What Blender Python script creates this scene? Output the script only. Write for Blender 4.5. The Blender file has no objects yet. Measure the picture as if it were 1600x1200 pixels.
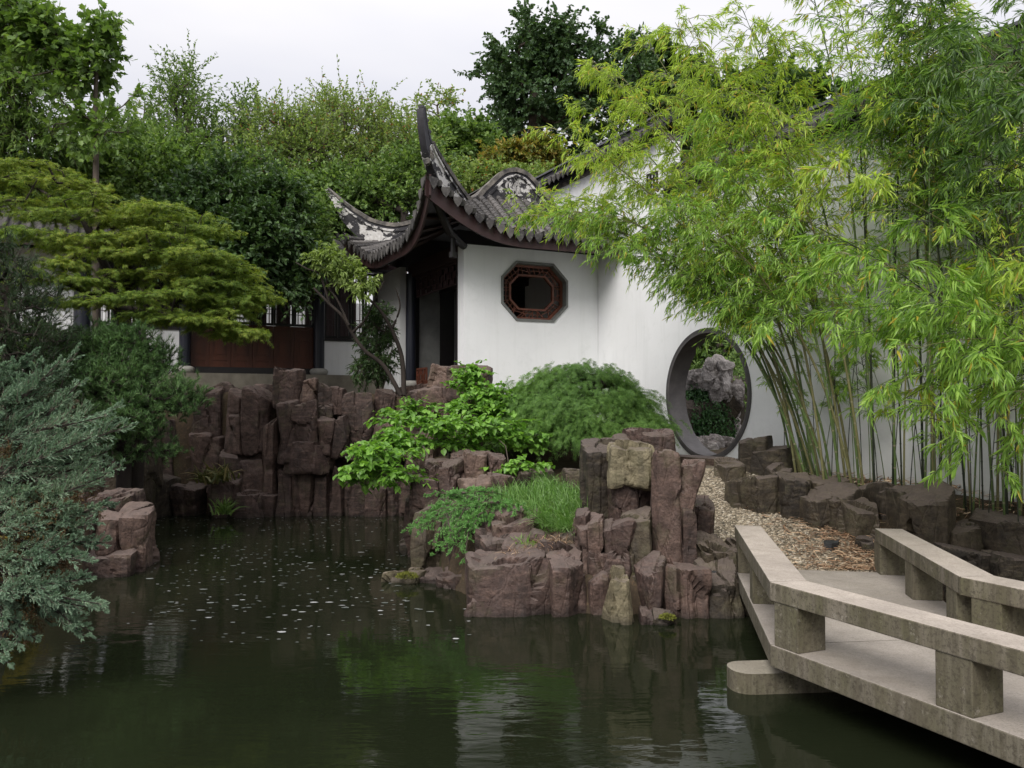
import bpy, math, random
import numpy as np
from mathutils import Vector, Matrix

# ------------------------------------------------------------------ camera, light, exposure
SC = bpy.context.scene
COL = SC.collection
F_PX = 1350.0
CAM_Z = 2.1
PITCH = math.atan(35.0 / F_PX)
cam_d = bpy.data.cameras.new('camera')
cam = bpy.data.objects.new('camera', cam_d)
COL.objects.link(cam)
cam.location = (0, 0, CAM_Z)
cam.rotation_euler = (math.pi / 2 + PITCH, 0, 0)
cam_d.sensor_width = 36.0
cam_d.lens = F_PX / 1600 * 36.0
cam_d.clip_start = 0.05
cam_d.clip_end = 2000
SC.camera = cam

SUN_EL, SUN_AZ = 44.0, 203.0      # degrees; the sun stands behind the camera, veiled by cloud
wd = bpy.data.worlds.new('World'); SC.world = wd; wd.use_nodes = True
nt = wd.node_tree; nt.nodes.clear()
sky = nt.nodes.new('ShaderNodeTexSky'); sky.sky_type = 'NISHITA'; sky.sun_disc = False
sky.sun_elevation = math.radians(SUN_EL); sky.sun_rotation = math.radians(SUN_AZ)
sky.dust_density = 4.0; sky.air_density = 1.0
b1 = nt.nodes.new('ShaderNodeBackground'); b1.inputs['Strength'].default_value = 0.10
nt.links.new(sky.outputs[0], b1.inputs['Color'])
tc = nt.nodes.new('ShaderNodeTexCoord')
sp = nt.nodes.new('ShaderNodeSeparateXYZ'); nt.links.new(tc.outputs['Generated'], sp.inputs[0])
mr = nt.nodes.new('ShaderNodeMapRange'); nt.links.new(sp.outputs['Z'], mr.inputs['Value'])
mr.inputs['From Min'].default_value = 0.0; mr.inputs['From Max'].default_value = 1.0
mr.inputs['To Min'].default_value = 0.52; mr.inputs['To Max'].default_value = 1.38
mp = nt.nodes.new('ShaderNodeMapping'); mp.inputs['Scale'].default_value = (1.2, 1.2, 4.0)
nt.links.new(tc.outputs['Generated'], mp.inputs[0])
nz = nt.nodes.new('ShaderNodeTexNoise'); nz.inputs['Scale'].default_value = 1.6; nz.inputs['Detail'].default_value = 4
nt.links.new(mp.outputs[0], nz.inputs['Vector'])
cr = nt.nodes.new('ShaderNodeValToRGB'); nt.links.new(nz.outputs['Fac'], cr.inputs[0])
cr.color_ramp.elements[0].position = 0.3; cr.color_ramp.elements[0].color = (0.78, 0.785, 0.86, 1)
cr.color_ramp.elements[1].position = 0.7; cr.color_ramp.elements[1].color = (0.97, 0.945, 0.955, 1)
b2 = nt.nodes.new('ShaderNodeBackground')
nt.links.new(cr.outputs[0], b2.inputs['Color']); nt.links.new(mr.outputs[0], b2.inputs['Strength'])
mx = nt.nodes.new('ShaderNodeMixShader'); mx.inputs[0].default_value = 0.9
nt.links.new(b1.outputs[0], mx.inputs[1]); nt.links.new(b2.outputs[0], mx.inputs[2])
wo = nt.nodes.new('ShaderNodeOutputWorld'); nt.links.new(mx.outputs[0], wo.inputs[0])

sd = bpy.data.lights.new('sun', 'SUN'); sd.energy = 2.3; sd.angle = math.radians(32); sd.color = (1.0, 0.96, 0.9)
so = bpy.data.objects.new('sun', sd); COL.objects.link(so)
_a, _e = math.radians(SUN_AZ), math.radians(SUN_EL)
_to = Vector((math.sin(_a) * math.cos(_e), math.cos(_a) * math.cos(_e), math.sin(_e)))   # towards the sun
so.rotation_euler = _to.to_track_quat('Z', 'Y').to_euler()

SC.view_settings.view_transform = 'Standard'
SC.view_settings.look = 'None'
SC.view_settings.exposure = 0.42
SC.view_settings.gamma = 1.0
SC.view_settings.use_curve_mapping = False
SC.cycles.max_bounces = 7
SC.cycles.diffuse_bounces = 4
SC.cycles.transparent_max_bounces = 4
SC.cycles.use_denoising = True

SC.cycles.use_adaptive_sampling = True
SC.cycles.adaptive_threshold = 0.02

# ------------------------------------------------------------------ helpers
_c, _s = math.cos(PITCH), math.sin(PITCH)
def ray(px, py):
    x = (px - 800) / F_PX; u = (600 - py) / F_PX
    return np.array([x, _c - _s * u, _s + _c * u])
def at(px, py, Y):
    d = ray(px, py); return d * (Y / d[1]) + np.array([0, 0, CAM_Z])
def onz(px, py, z):
    d = ray(px, py); return d * ((z - CAM_Z) / d[2]) + np.array([0, 0, CAM_Z])
def nrm(a):
    return a / np.maximum(np.linalg.norm(a, axis=-1, keepdims=True), 1e-9)
def sstep(a, b, x):
    t = np.clip((x - a) / (b - a), 0, 1); return t * t * (3 - 2 * t)

def hash3(i, j, k, seed):
    n = (i * 374761393 + j * 668265263 + k * 2147483647 + seed * 1274126177) & 0xFFFFFFFF
    n = ((n ^ (n >> 13)) * 1274126177) & 0xFFFFFFFF
    n = ((n ^ (n >> 16)) * 2246822519) & 0xFFFFFFFF
    return ((n ^ (n >> 15)) & 0xFFFFFF) / float(0xFFFFFF)
def vnoise(P, seed=0):
    I = np.floor(P).astype(np.int64); f = P - I; f = f * f * (3 - 2 * f); r = 0
    for a in (0, 1):
        wa = f[:, 0] if a else 1 - f[:, 0]
        for b in (0, 1):
            wb = f[:, 1] if b else 1 - f[:, 1]
            for c in (0, 1):
                wc = f[:, 2] if c else 1 - f[:, 2]
                r = r + wa * wb * wc * hash3(I[:, 0] + a, I[:, 1] + b, I[:, 2] + c, seed)
    return r * 2 - 1
def fbm(P, seed=0, o=4, rough=0.5):
    r, a, t = 0, 1.0, 0
    for k in range(o):
        r = r + a * vnoise(P * (2 ** k) + 17.3 * k, seed + k); t += a; a *= rough
    return r / t

class MB:
    """collects vertex and face arrays, builds ONE mesh object"""
    def __init__(s): s.V = []; s.L = []; s.T = []; s.n = 0; s.mi = []
    def add(s, V, F, mi=0):
        V = np.asarray(V, dtype=np.float64).reshape(-1, 3); F = np.asarray(F, dtype=np.int64)
        if len(F) == 0: return
        s.V.append(V); s.L.append((F + s.n).ravel()); s.T.append(np.full(len(F), F.shape[1], dtype=np.int64))
        s.mi.append(np.full(len(F), mi, dtype=np.int64)); s.n += len(V)
    def box(s, c, d, ax=None, mi=0):
        c = np.asarray(c, float); d = np.asarray(d, float) / 2
        q = np.array([[-1,-1,-1],[1,-1,-1],[1,1,-1],[-1,1,-1],[-1,-1,1],[1,-1,1],[1,1,1],[-1,1,1]], float) * d
        if ax is not None: q = q @ np.asarray(ax, float)
        s.add(q + c, [[0,3,2,1],[4,5,6,7],[0,1,5,4],[1,2,6,5],[2,3,7,6],[3,0,4,7]], mi)
    def tube(s, pts, r, n=6, mi=0, cap=True):
        pts = np.asarray(pts, float); m = len(pts); r = np.broadcast_to(np.asarray(r, float), (m,))
        t = np.gradient(pts, axis=0); t = nrm(t)
        ref = np.where(np.abs(t[:, 2:3]) > 0.9, np.array([[1., 0, 0]]), np.array([[0, 0, 1.]]))
        a = nrm(np.cross(t, ref)); b = np.cross(t, a)
        th = np.arange(n) / n * 2 * np.pi
        V = pts[:, None] + r[:, None, None] * (np.cos(th)[None, :, None] * a[:, None] + np.sin(th)[None, :, None] * b[:, None])
        i = np.arange(m - 1)[:, None] * n; j = np.arange(n)[None]; k = (j + 1) % n
        F = np.stack([i + j, i + k, i + n + k, i + n + j], -1).reshape(-1, 4)
        s.add(V, F, mi)
        if cap and n <= 8:
            s.add(V[0], [list(range(n))[::-1]], mi); s.add(V[-1], [list(range(n))], mi)
    def sweep(s, prof, pts, side, up, mi=0, closed=True, cap=True):
        """prof (k,2) in (side, up); pts, side, up (m,3)"""
        pts = np.asarray(pts, float); m = len(pts); prof = np.asarray(prof, float); k = len(prof)
        side = np.broadcast_to(np.asarray(side, float), (m, 3)); up = np.broadcast_to(np.asarray(up, float), (m, 3))
        V = pts[:, None] + prof[None, :, 0:1] * side[:, None] + prof[None, :, 1:2] * up[:, None]
        kk = k if closed else k - 1
        i = np.arange(m - 1)[:, None] * k; j = np.arange(kk)[None]; l = (j + 1) % k
        s.add(V, np.stack([i + j, i + l, i + k + l, i + k + j], -1).reshape(-1, 4), mi)
        if cap and closed:
            s.add(V[0], [list(range(k))[::-1]], mi); s.add(V[-1], [list(range(k))], mi)
    def grid(s, V, mi=0):
        V = np.asarray(V, float); m, n = V.shape[:2]
        i = np.arange(m - 1)[:, None] * n; j = np.arange(n - 1)[None]
        s.add(V.reshape(-1, 3), np.stack([i + j, i + j + 1, i + n + j + 1, i + n + j], -1).reshape(-1, 4), mi)
    def mesh(s, name, smooth=False):
        me = bpy.data.meshes.new(name)
        V = np.concatenate(s.V); L = np.concatenate(s.L); T = np.concatenate(s.T)
        me.vertices.add(len(V)); me.vertices.foreach_set('co', V.ravel().astype(np.float32))
        me.loops.add(len(L)); me.loops.foreach_set('vertex_index', L.astype(np.int32))
        me.polygons.add(len(T)); me.polygons.foreach_set('loop_start', np.concatenate([[0], np.cumsum(T)[:-1]]).astype(np.int32))
        me.polygons.foreach_set('loop_total', T.astype(np.int32))
        mi = np.concatenate(s.mi)
        me.update(calc_edges=True)
        if mi.any(): me.polygons.foreach_set('material_index', mi.astype(np.int32))
        me.polygons.foreach_set('use_smooth', np.full(len(T), bool(smooth)))
        return me
    def build(s, name, mats, parent=None, smooth=False, label=None, kind=None, base=None):
        base = np.zeros(3) if base is None else np.asarray(base, float)
        if base.any(): s.V = [v - base for v in s.V]
        me = s.mesh(name, smooth)
        for m in (mats if isinstance(mats, (list, tuple)) else [mats]): me.materials.append(m)
        o = bpy.data.objects.new(name, me); COL.objects.link(o)
        o.location = base
        if parent is not None:
            o.parent = parent
            o.matrix_parent_inverse = Matrix.Identity(4)
            pw = Vector((0, 0, 0)); p = parent
            while p is not None: pw += p.location; p = p.parent
            o.location = Vector(base) - pw
        if label: o['label'] = label
        if kind: o['kind'] = kind
        return o

def thing(name, label, cat, loc=(0, 0, 0), group=None, kind=None):
    o = bpy.data.objects.new(name, None); COL.objects.link(o); o.location = loc
    o.empty_display_size = 0.1
    o['label'] = label; o['category'] = cat
    if group: o['group'] = group
    if kind: o['kind'] = kind
    return o
def tag(o, label, cat, group=None):
    o['label'] = label; o['category'] = cat
    if group: o['group'] = group
    return o
def structure(o): o['kind'] = 'structure'; return o

# ------------------------------------------------------------------ materials
class NT:
    def __init__(s, name):
        s.m = bpy.data.materials.new(name); s.m.use_nodes = True; s.t = s.m.node_tree; s.t.nodes.clear()
        s.out = s.n('OutputMaterial')
    def n(s, typ, **kw):
        nd = s.t.nodes.new('ShaderNode' + typ)
        for k, v in kw.items():
            if k in nd.inputs: nd.inputs[k].default_value = v
            else: setattr(nd, k, v)
        return nd
    def l(s, a, b): s.t.links.new(a, b)
    def obj(s): return s.n('TexCoord').outputs['Object']
    def geo(s): return s.n('NewGeometry')
    def noise(s, vec, scale, detail=4, rough=0.55, stretch=None, dist=0.0):
        if stretch is not None:
            m = s.n('Mapping'); m.inputs['Scale'].default_value = stretch; s.l(vec, m.inputs[0]); vec = m.outputs[0]
        t = s.n('TexNoise'); t.inputs['Scale'].default_value = scale; t.inputs['Detail'].default_value = detail
        t.inputs['Roughness'].default_value = rough; t.inputs['Distortion'].default_value = dist
        s.l(vec, t.inputs['Vector']); return t.outputs['Fac']
    def voro(s, vec, scale, feature='F1', stretch=None):
        if stretch is not None:
            m = s.n('Mapping'); m.inputs['Scale'].default_value = stretch; s.l(vec, m.inputs[0]); vec = m.outputs[0]
        t = s.n('TexVoronoi'); t.feature = feature; t.inputs['Scale'].default_value = scale
        s.l(vec, t.inputs['Vector']); return t
    def ramp(s, fac, stops):
        r = s.n('ValToRGB'); e = r.color_ramp.elements
        while len(e) < len(stops): e.new(0.5)
        for q, (p, c) in zip(e, stops):
            q.position = p; q.color = (c, c, c, 1) if not isinstance(c, (tuple, list)) else tuple(c) + (1,)
        s.l(fac, r.inputs[0]); return r.outputs[0]
    def mix(s, fac, a, b, mode='MIX'):
        m = s.n('Mix'); m.data_type = 'RGBA'; m.blend_type = mode
        for i, v in ((0, fac), (6, a), (7, b)):
            if hasattr(v, 'is_linked') or hasattr(v, 'links'): s.l(v, m.inputs[i])
            elif isinstance(v, (tuple, list)): m.inputs[i].default_value = tuple(v) + (1,)
            else: m.inputs[i].default_value = v
        return m.outputs[2]
    def math(s, op, a, b=None, clamp=False):
        m = s.n('Math'); m.operation = op; m.use_clamp = clamp
        for i, v in ((0, a), (1, b)):
            if v is None: continue
            if hasattr(v, 'links'): s.l(v, m.inputs[i])
            else: m.inputs[i].default_value = v
        return m.outputs[0]
    def bump(s, h, strength=0.3, dist=0.02, prev=None):
        b = s.n('Bump'); b.inputs['Strength'].default_value = strength; b.inputs['Distance'].default_value = dist
        s.l(h, b.inputs['Height'])
        if prev is not None: s.l(prev, b.inputs['Normal'])
        return b.outputs[0]
    def pbr(s, col, rough=0.7, normal=None, spec=0.4, metal=0.0):
        p = s.n('BsdfPrincipled')
        if hasattr(col, 'links'): s.l(col, p.inputs['Base Color'])
        else: p.inputs['Base Color'].default_value = tuple(col) + (1,)
        if hasattr(rough, 'links'): s.l(rough, p.inputs['Roughness'])
        else: p.inputs['Roughness'].default_value = rough
        p.inputs['Specular IOR Level'].default_value = spec; p.inputs['Metallic'].default_value = metal
        if normal is not None: s.l(normal, p.inputs['Normal'])
        return p
    def done(s, sh): s.l(sh.outputs[0] if hasattr(sh, 'outputs') else sh, s.out.inputs[0]); return s.m

def leaf_mat(name, cols, trans=0.35, rough=0.45, spec=0.35, tcol=None, patch=0.25, accent=None, accent_at=0.985, pscale=0.9):
    """cols: dark..light leaf colours picked at random leaf by leaf, with soft patches"""
    n = NT(name); g = n.geo(); rnd = g.outputs['Random Per Island']
    st = [(i / max(1, len(cols) - 1), tuple(x * 1.18 for x in c)) for i, c in enumerate(cols)]
    no = n.noise(n.obj(), pscale, 3)
    f = n.math('ADD', n.math('MULTIPLY', rnd, 1 - patch), n.math('MULTIPLY', n.math('SUBTRACT', no, 0.3), patch * 2.2), clamp=True)
    col = n.ramp(f, st)
    if accent is not None:
        r2 = n.math('FRACT', n.math('MULTIPLY', rnd, 57.31))
        col = n.mix(n.math('GREATER_THAN', r2, accent_at), col, accent)
    p = n.pbr(col, rough, None, spec)
    t = n.n('BsdfTranslucent')
    tc_ = n.mix(1.0, col, tcol or (1.25, 1.3, 0.6), 'MULTIPLY'); n.l(tc_, t.inputs[0])
    m = n.n('MixShader'); m.inputs[0].default_value = trans; n.l(p.outputs[0], m.inputs[1]); n.l(t.outputs[0], m.inputs[2])
    return n.done(m)

def simple(name, col, rough=0.7, var=0.15, scale=6, bump=0.15, spec=0.4, stretch=None, bscale=40, bd=0.01):
    n = NT(name); o = n.obj(); f = n.noise(o, scale, 5, 0.6, stretch)
    a = tuple(c * (1 - var) for c in col); b = tuple(min(1, c * (1 + var)) for c in col)
    c = n.ramp(f, [(0.3, a), (0.7, b)])
    return n.done(n.pbr(c, rough, n.bump(n.noise(o, bscale, 4, 0.6, stretch), bump, bd), spec))

def mat_rock(name, a, b, c, green=0.35):
    n = NT(name); o = n.obj(); g = n.geo(); oi = n.n('ObjectInfo').outputs['Random']
    add = n.n('VectorMath'); add.operation = 'ADD'; n.l(o, add.inputs[0])
    cmb = n.n('CombineXYZ'); n.l(n.math('MULTIPLY', oi, 40), cmb.inputs[0]); n.l(cmb.outputs[0], add.inputs[1]); v = add.outputs[0]
    big = n.noise(v, 1.7, 5, 0.62); mid = n.noise(v, 7, 5, 0.65); fine = n.noise(v, 45, 4, 0.6)
    strata = n.noise(v, 5, 4, 0.6, (0.8, 0.8, 3.2), 0.4)
    col = n.ramp(n.math('ADD', n.math('MULTIPLY', big, 0.6), n.math('MULTIPLY', oi, 0.4)), [(0.28, a), (0.5, b), (0.72, c)])
    col = n.mix(n.math('MULTIPLY', n.ramp(mid, [(0.42, 0.0), (0.62, 1.0)]), 0.55), col, tuple(x * 0.5 for x in a))
    col = n.mix(n.math('MULTIPLY', n.ramp(strata, [(0.5, 0.0), (0.7, 1.0)]), 0.45), col, tuple(min(1, x * 1.5) for x in c))
    col = n.mix(n.math('MULTIPLY', n.ramp(fine, [(0.35, 1.0), (0.5, 0.0)]), 0.45), col, tuple(x * 0.4 for x in a))
    # vertical weeping stains
    run = n.noise(v, 9, 3, 0.6, (1, 1, 0.12))
    col = n.mix(n.math('MULTIPLY', n.ramp(run, [(0.5, 0.0), (0.72, 1.0)]), 0.5), col, (0.022, 0.018, 0.017))
    # lichen and algae
    sepn = n.n('SeparateXYZ'); n.l(g.outputs['Normal'], sepn.inputs[0])
    lich = n.ramp(n.noise(v, 3.1, 5, 0.7), [(0.52, 0.0), (0.66, 1.0)])
    col = n.mix(n.math('MULTIPLY', lich, green), col, (0.085, 0.078, 0.042))
    # dust and litter on the tops
    top = n.ramp(sepn.outputs['Z'], [(0.45, 0.0), (0.85, 1.0)])
    col = n.mix(n.math('MULTIPLY', top, 0.45), col, (0.165, 0.130, 0.115))
    # wet band where the stone meets the water
    sp_ = n.n('SeparateXYZ'); n.l(g.outputs['Position'], sp_.inputs[0])
    wet = n.ramp(n.math('ADD', sp_.outputs['Z'], n.math('MULTIPLY', mid, 0.12)), [(0.07, 1.0), (0.17, 0.0)])
    col = n.mix(n.math('MULTIPLY', wet, 0.55), col, (0.012, 0.010, 0.009))
    h = n.math('ADD', n.math('MULTIPLY', mid, 0.7), n.math('MULTIPLY', fine, 0.25))
    nb = n.bump(h, 0.75, 0.05)
    crk = n.voro(v, 3.3, 'DISTANCE_TO_EDGE', (1.3, 1.3, 0.6))
    nb = n.bump(n.ramp(crk.outputs['Distance'], [(0.0, 0.0), (0.05, 1.0)]), 0.35, 0.02, nb)
    return n.done(n.pbr(col, n.ramp(mid, [(0.3, 0.62), (0.7, 0.85)]), nb, 0.35))

def mat_concrete(name, base, moss=0.8, dark=0.5):
    n = NT(name); g = n.geo(); o = g.outputs['Position']
    sp_ = n.n('SeparateXYZ'); n.l(g.outputs['Normal'], sp_.inputs[0])
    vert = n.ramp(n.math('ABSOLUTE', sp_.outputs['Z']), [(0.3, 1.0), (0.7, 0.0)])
    big = n.noise(o, 1.6, 5, 0.6); fine = n.noise(o, 90, 3, 0.7); mid = n.noise(o, 9, 5, 0.65)
    col = n.ramp(big, [(0.3, tuple(x * 0.78 for x in base)), (0.7, tuple(x * 1.15 for x in base))])
    col = n.mix(n.math('MULTIPLY', n.ramp(mid, [(0.5, 0.0), (0.75, 1.0)]), 0.35), col, tuple(x * 0.6 for x in base))
    col = n.mix(n.math('MULTIPLY', n.ramp(fine, [(0.38, 1.0), (0.48, 0.0)]), 0.5), col, tuple(x * 0.5 for x in base))
    run = n.noise(o, 6.5, 4, 0.65, (1, 1, 0.16))
    run2 = n.noise(o, 17, 4, 0.65, (1, 1, 0.1))
    f1 = n.math('MULTIPLY', n.math('MULTIPLY', n.ramp(run, [(0.36, 0.0), (0.60, 1.0)]), vert), moss)
    col = n.mix(f1, col, (0.085, 0.088, 0.028))
    f2 = n.math('MULTIPLY', n.math('MULTIPLY', n.ramp(run2, [(0.42, 0.0), (0.62, 1.0)]), vert), dark + .25)
    col = n.mix(f2, col, (0.055, 0.045, 0.036))
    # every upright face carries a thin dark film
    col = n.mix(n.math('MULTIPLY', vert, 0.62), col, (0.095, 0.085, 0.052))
    pit = n.noise(o, 38, 4, 0.75)
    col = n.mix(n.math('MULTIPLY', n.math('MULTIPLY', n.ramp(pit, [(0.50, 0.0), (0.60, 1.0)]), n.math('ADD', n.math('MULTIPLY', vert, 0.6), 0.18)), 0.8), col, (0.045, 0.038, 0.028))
    lichen = n.ramp(n.noise(o, 13, 5, 0.75), [(0.60, 0.0), (0.68, 1.0)])
    col = n.mix(n.math('MULTIPLY', lichen, 0.35), col, (0.42, 0.39, 0.33))
    stain = n.ramp(n.noise(o, 2.6, 6, 0.7, None, 0.8), [(0.45, 0.0), (0.70, 1.0)])
    col = n.mix(n.math('MULTIPLY', stain, 0.32), col, (0.15, 0.125, 0.095))
    nb = n.bump(n.math('ADD', n.math('MULTIPLY', pit, 0.8), mid), 0.4, 0.008)
    return n.done(n.pbr(col, 0.85, nb, 0.3))

def mat_plaster(name, base=(0.80, 0.80, 0.80)):
    n = NT(name); o = n.geo().outputs['Position']
    big = n.noise(o, 0.6, 6, 0.65); fine = n.noise(o, 60, 3, 0.6); blot = n.noise(o, 3.5, 6, 0.7)
    col = n.ramp(big, [(0.3, tuple(x * 0.93 for x in base)), (0.7, base)])
    col = n.mix(n.math('MULTIPLY', n.ramp(blot, [(0.55, 0.0), (0.8, 1.0)]), 0.35), col, (0.56, 0.58, 0.57))
    sp_ = n.n('SeparateXYZ'); n.l(o, sp_.inputs[0])
    low = n.ramp(n.math('ADD', sp_.outputs['Z'], n.math('MULTIPLY', blot, 0.9)), [(1.3 / 8, 1.0), (2.1 / 8, 0.0)]) if False else \
        n.ramp(n.math('MULTIPLY', n.math('ADD', sp_.outputs['Z'], n.math('MULTIPLY', blot, 1.1)), 0.125), [(0.19, 1.0), (0.30, 0.0)])
    col = n.mix(n.math('MULTIPLY', low, 0.5), col, (0.36, 0.37, 0.33))
    streak = n.ramp(n.noise(o, 5, 5, 0.7, (1, 1, 0.06)), [(0.50, 0.0), (0.74, 1.0)])
    col = n.mix(n.math('MULTIPLY', streak, 0.22), col, (0.50, 0.52, 0.50))
    patch = n.ramp(n.noise(o, 1.1, 3, 0.5), [(0.495, 0.0), (0.515, 1.0)])
    col = n.mix(n.math('MULTIPLY', patch, 0.07), col, (0.62, 0.64, 0.66))
    nb = n.bump(n.math('ADD', n.math('MULTIPLY', fine, 0.5), n.math('MULTIPLY', n.noise(o, 5, 5), 1.0)), 0.3, 0.012)
    return n.done(n.pbr(col, 0.85, nb, 0.25))

M = {}
M['rock'] = mat_rock('sandstone', (0.032, 0.021, 0.017), (0.076, 0.048, 0.040), (0.140, 0.092, 0.074), 0.4)
M['rock_grey'] = mat_rock('brown_stone', (0.026, 0.020, 0.014), (0.054, 0.042, 0.028), (0.098, 0.078, 0.052), 0.5)
M['rock_pink'] = mat_rock('pink_sandstone', (0.07, 0.045, 0.035), (0.13, 0.084, 0.066), (0.20, 0.142, 0.112), 0.25)
M['rock_green'] = mat_rock('lichen_stone', (0.08, 0.066, 0.04), (0.15, 0.125, 0.075), (0.22, 0.19, 0.12), 0.6)
M['rock_taihu'] = mat_rock('pale_limestone', (0.20, 0.18, 0.165), (0.36, 0.33, 0.31), (0.50, 0.47, 0.44), 0.1)
M['concrete'] = mat_concrete('weathered_concrete', (0.44, 0.385, 0.335))
M['concrete_deck'] = mat_concrete('deck_concrete', (0.33, 0.295, 0.26), 0.6)
M['concrete_grey'] = mat_concrete('old_grey_concrete', (0.27, 0.245, 0.195), 0.7)
M['plaster'] = mat_plaster('white_plaster', (0.83, 0.84, 0.855))
M['plaster_grey'] = mat_plaster('grey_plaster', (0.66, 0.67, 0.68))  # the white plaster again in a greyer base tone
M['grey_stone'] = simple('grey_stone', (0.16, 0.165, 0.16), 0.75, 0.2, 4, 0.2)
M['dark_brick'] = simple('dark_grey_brick', (0.060, 0.057, 0.058), 0.6, 0.25, 5, 0.2)
M['ring_brick'] = simple('ring_grey_brick', (0.085, 0.078, 0.078), 0.6, 0.25, 5, 0.2)
M['brown_wood'] = simple('dark_red_brown_paint', (0.040, 0.020, 0.020), 0.5, 0.2, 5, 0.1)
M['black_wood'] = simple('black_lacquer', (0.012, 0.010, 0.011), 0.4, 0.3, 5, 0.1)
M['blue_black'] = simple('blue_black_lacquer', (0.016, 0.018, 0.028), 0.35, 0.2, 5, 0.1)
M['red_wood'] = simple('red_brown_wood', (0.075, 0.023, 0.011), 0.45, 0.45, 3, 0.2, stretch=(1, 1, 0.15))
M['lattice_wood'] = simple('lattice_red_wood', (0.13, 0.042, 0.024), 0.5, 0.3, 8, 0.15)
M['floor_stone'] = simple('floor_stone', (0.22, 0.20, 0.17), 0.8, 0.2, 3, 0.2)
M['podium'] = simple('podium_stone', (0.17, 0.155, 0.125), 0.85, 0.3, 3, 0.2)
M['bark'] = simple('grey_brown_bark', (0.075, 0.060, 0.046), 0.9, 0.4, 12, 0.5, stretch=(1, 1, 0.3))
M['bark_dark'] = simple('dark_bark', (0.030, 0.023, 0.019), 0.9, 0.4, 12, 0.5, stretch=(1, 1, 0.3))
M['bark_pale'] = simple('pale_bark', (0.15, 0.125, 0.10), 0.9, 0.3, 12, 0.4, stretch=(1, 1, 0.3))

def mat_tile():
    n = NT('weathered_roof_tile'); o = n.geo().outputs['Position']
    f = n.noise(o, 3, 5, 0.65); m_ = n.noise(o, 18, 4, 0.65); oi = n.n('ObjectInfo').outputs['Random']
    col = n.ramp(n.math('ADD', n.math('MULTIPLY', f, 0.7), n.math('MULTIPLY', oi, 0.3)), [(0.3, (0.032, 0.030, 0.031)), (0.5, (0.075, 0.070, 0.068)), (0.72, (0.14, 0.13, 0.125))])
    col = n.mix(n.math('MULTIPLY', n.ramp(m_, [(0.52, 0.0), (0.68, 1.0)]), 0.5), col, (0.17, 0.165, 0.155))
    return n.done(n.pbr(col, 0.8, n.bump(m_, 0.4, 0.01), 0.3))
M['tile'] = mat_tile()
def mat_flaked():
    """white lime render flaking off black brick"""
    n = NT('flaked_lime_render'); o = n.geo().outputs['Position']
    f = n.noise(o, 2.6, 6, 0.68, (1, 1, 1.6), 0.6); s_ = n.noise(o, 14, 4, 0.7)
    mask = n.ramp(n.math('ADD', n.math('MULTIPLY', f, 0.8), n.math('MULTIPLY', s_, 0.2)), [(0.485, 0.0), (0.505, 1.0)])
    w = n.ramp(s_, [(0.3, (0.42, 0.40, 0.38)), (0.7, (0.66, 0.65, 0.64))])
    d = n.ramp(s_, [(0.3, (0.020, 0.020, 0.024)), (0.7, (0.055, 0.053, 0.056))])
    return n.done(n.pbr(n.mix(mask, w, d), 0.85, n.bump(n.math('ADD', n.math('MULTIPLY', mask, -1.0), s_), 0.4, 0.015), 0.25))
M['flaked'] = mat_flaked()
def mat_cap():
    n = NT('ridge_cap_mortar'); o = n.geo().outputs['Position']
    f = n.noise(o, 5, 5, 0.65)
    col = n.ramp(f, [(0.35, (0.035, 0.034, 0.036)), (0.52, (0.12, 0.11, 0.10)), (0.68, (0.24, 0.215, 0.19))])
    return n.done(n.pbr(col, 0.85, n.bump(f, 0.3, 0.01), 0.3))
M['cap'] = mat_cap()
M['cap_dark'] = simple('black_ridge_brick', (0.028, 0.027, 0.033), 0.6, 0.35, 9, 0.3)

def mat_ground():
    n = NT('soil_and_litter'); o = n.geo().outputs['Position']
    f = n.noise(o, 2, 5, 0.65); m_ = n.noise(o, 25, 4, 0.7)
    col = n.ramp(f, [(0.3, (0.035, 0.026, 0.018)), (0.55, (0.060, 0.045, 0.030)), (0.75, (0.045, 0.055, 0.022))])
    col = n.mix(n.math('MULTIPLY', n.ramp(m_, [(0.5, 0.0), (0.7, 1.0)]), 0.5), col, (0.16, 0.105, 0.06))
    return n.done(n.pbr(col, 0.95, n.bump(m_, 0.6, 0.03), 0.2))
M['ground'] = mat_ground()
def mat_water():
    n = NT('green_pond_water'); o = n.geo().outputs['Position']
    w1 = n.noise(o, 1.0, 3, 0.5, (1.6, 4.2, 1), 0.3); w2 = n.noise(o, 4.5, 3, 0.5, (1.2, 3.4, 1), 0.4)
    gust = n.ramp(n.noise(o, 0.28, 2, 0.5), [(0.38, 0.25), (0.62, 1.0)])
    h = n.math('MULTIPLY', n.math('ADD', w1, n.math('MULTIPLY', w2, 0.28)), gust)
    col = n.ramp(n.noise(o, 0.5, 3), [(0.3, (0.0085, 0.0115, 0.0055)), (0.7, (0.0125, 0.0158, 0.0075))])
    p = n.pbr(col, 0.03, n.bump(h, 0.20, 0.034), 0.5)
    p.inputs['IOR'].default_value = 1.33
    return n.done(p)
M['water'] = mat_water()
def mat_foam():
    n = NT('floating_petal'); r = n.geo().outputs['Random Per Island']
    return n.done(n.pbr(n.ramp(r, [(0.0, (0.07, 0.08, 0.07)), (0.6, (0.18, 0.19, 0.18)), (1.0, (0.42, 0.42, 0.42))]), 0.6, None, 0.3))
M['foam'] = mat_foam()
def mat_pebble():
    n = NT('path_pebble'); r = n.geo().outputs['Random Per Island']
    return n.done(n.pbr(n.ramp(r, [(0.0, (0.085, 0.075, 0.06)), (0.4, (0.24, 0.20, 0.145)), (0.75, (0.36, 0.30, 0.22)), (1.0, (0.5, 0.45, 0.37))]), 0.7, None, 0.35))
M['pebble'] = mat_pebble()
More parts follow.
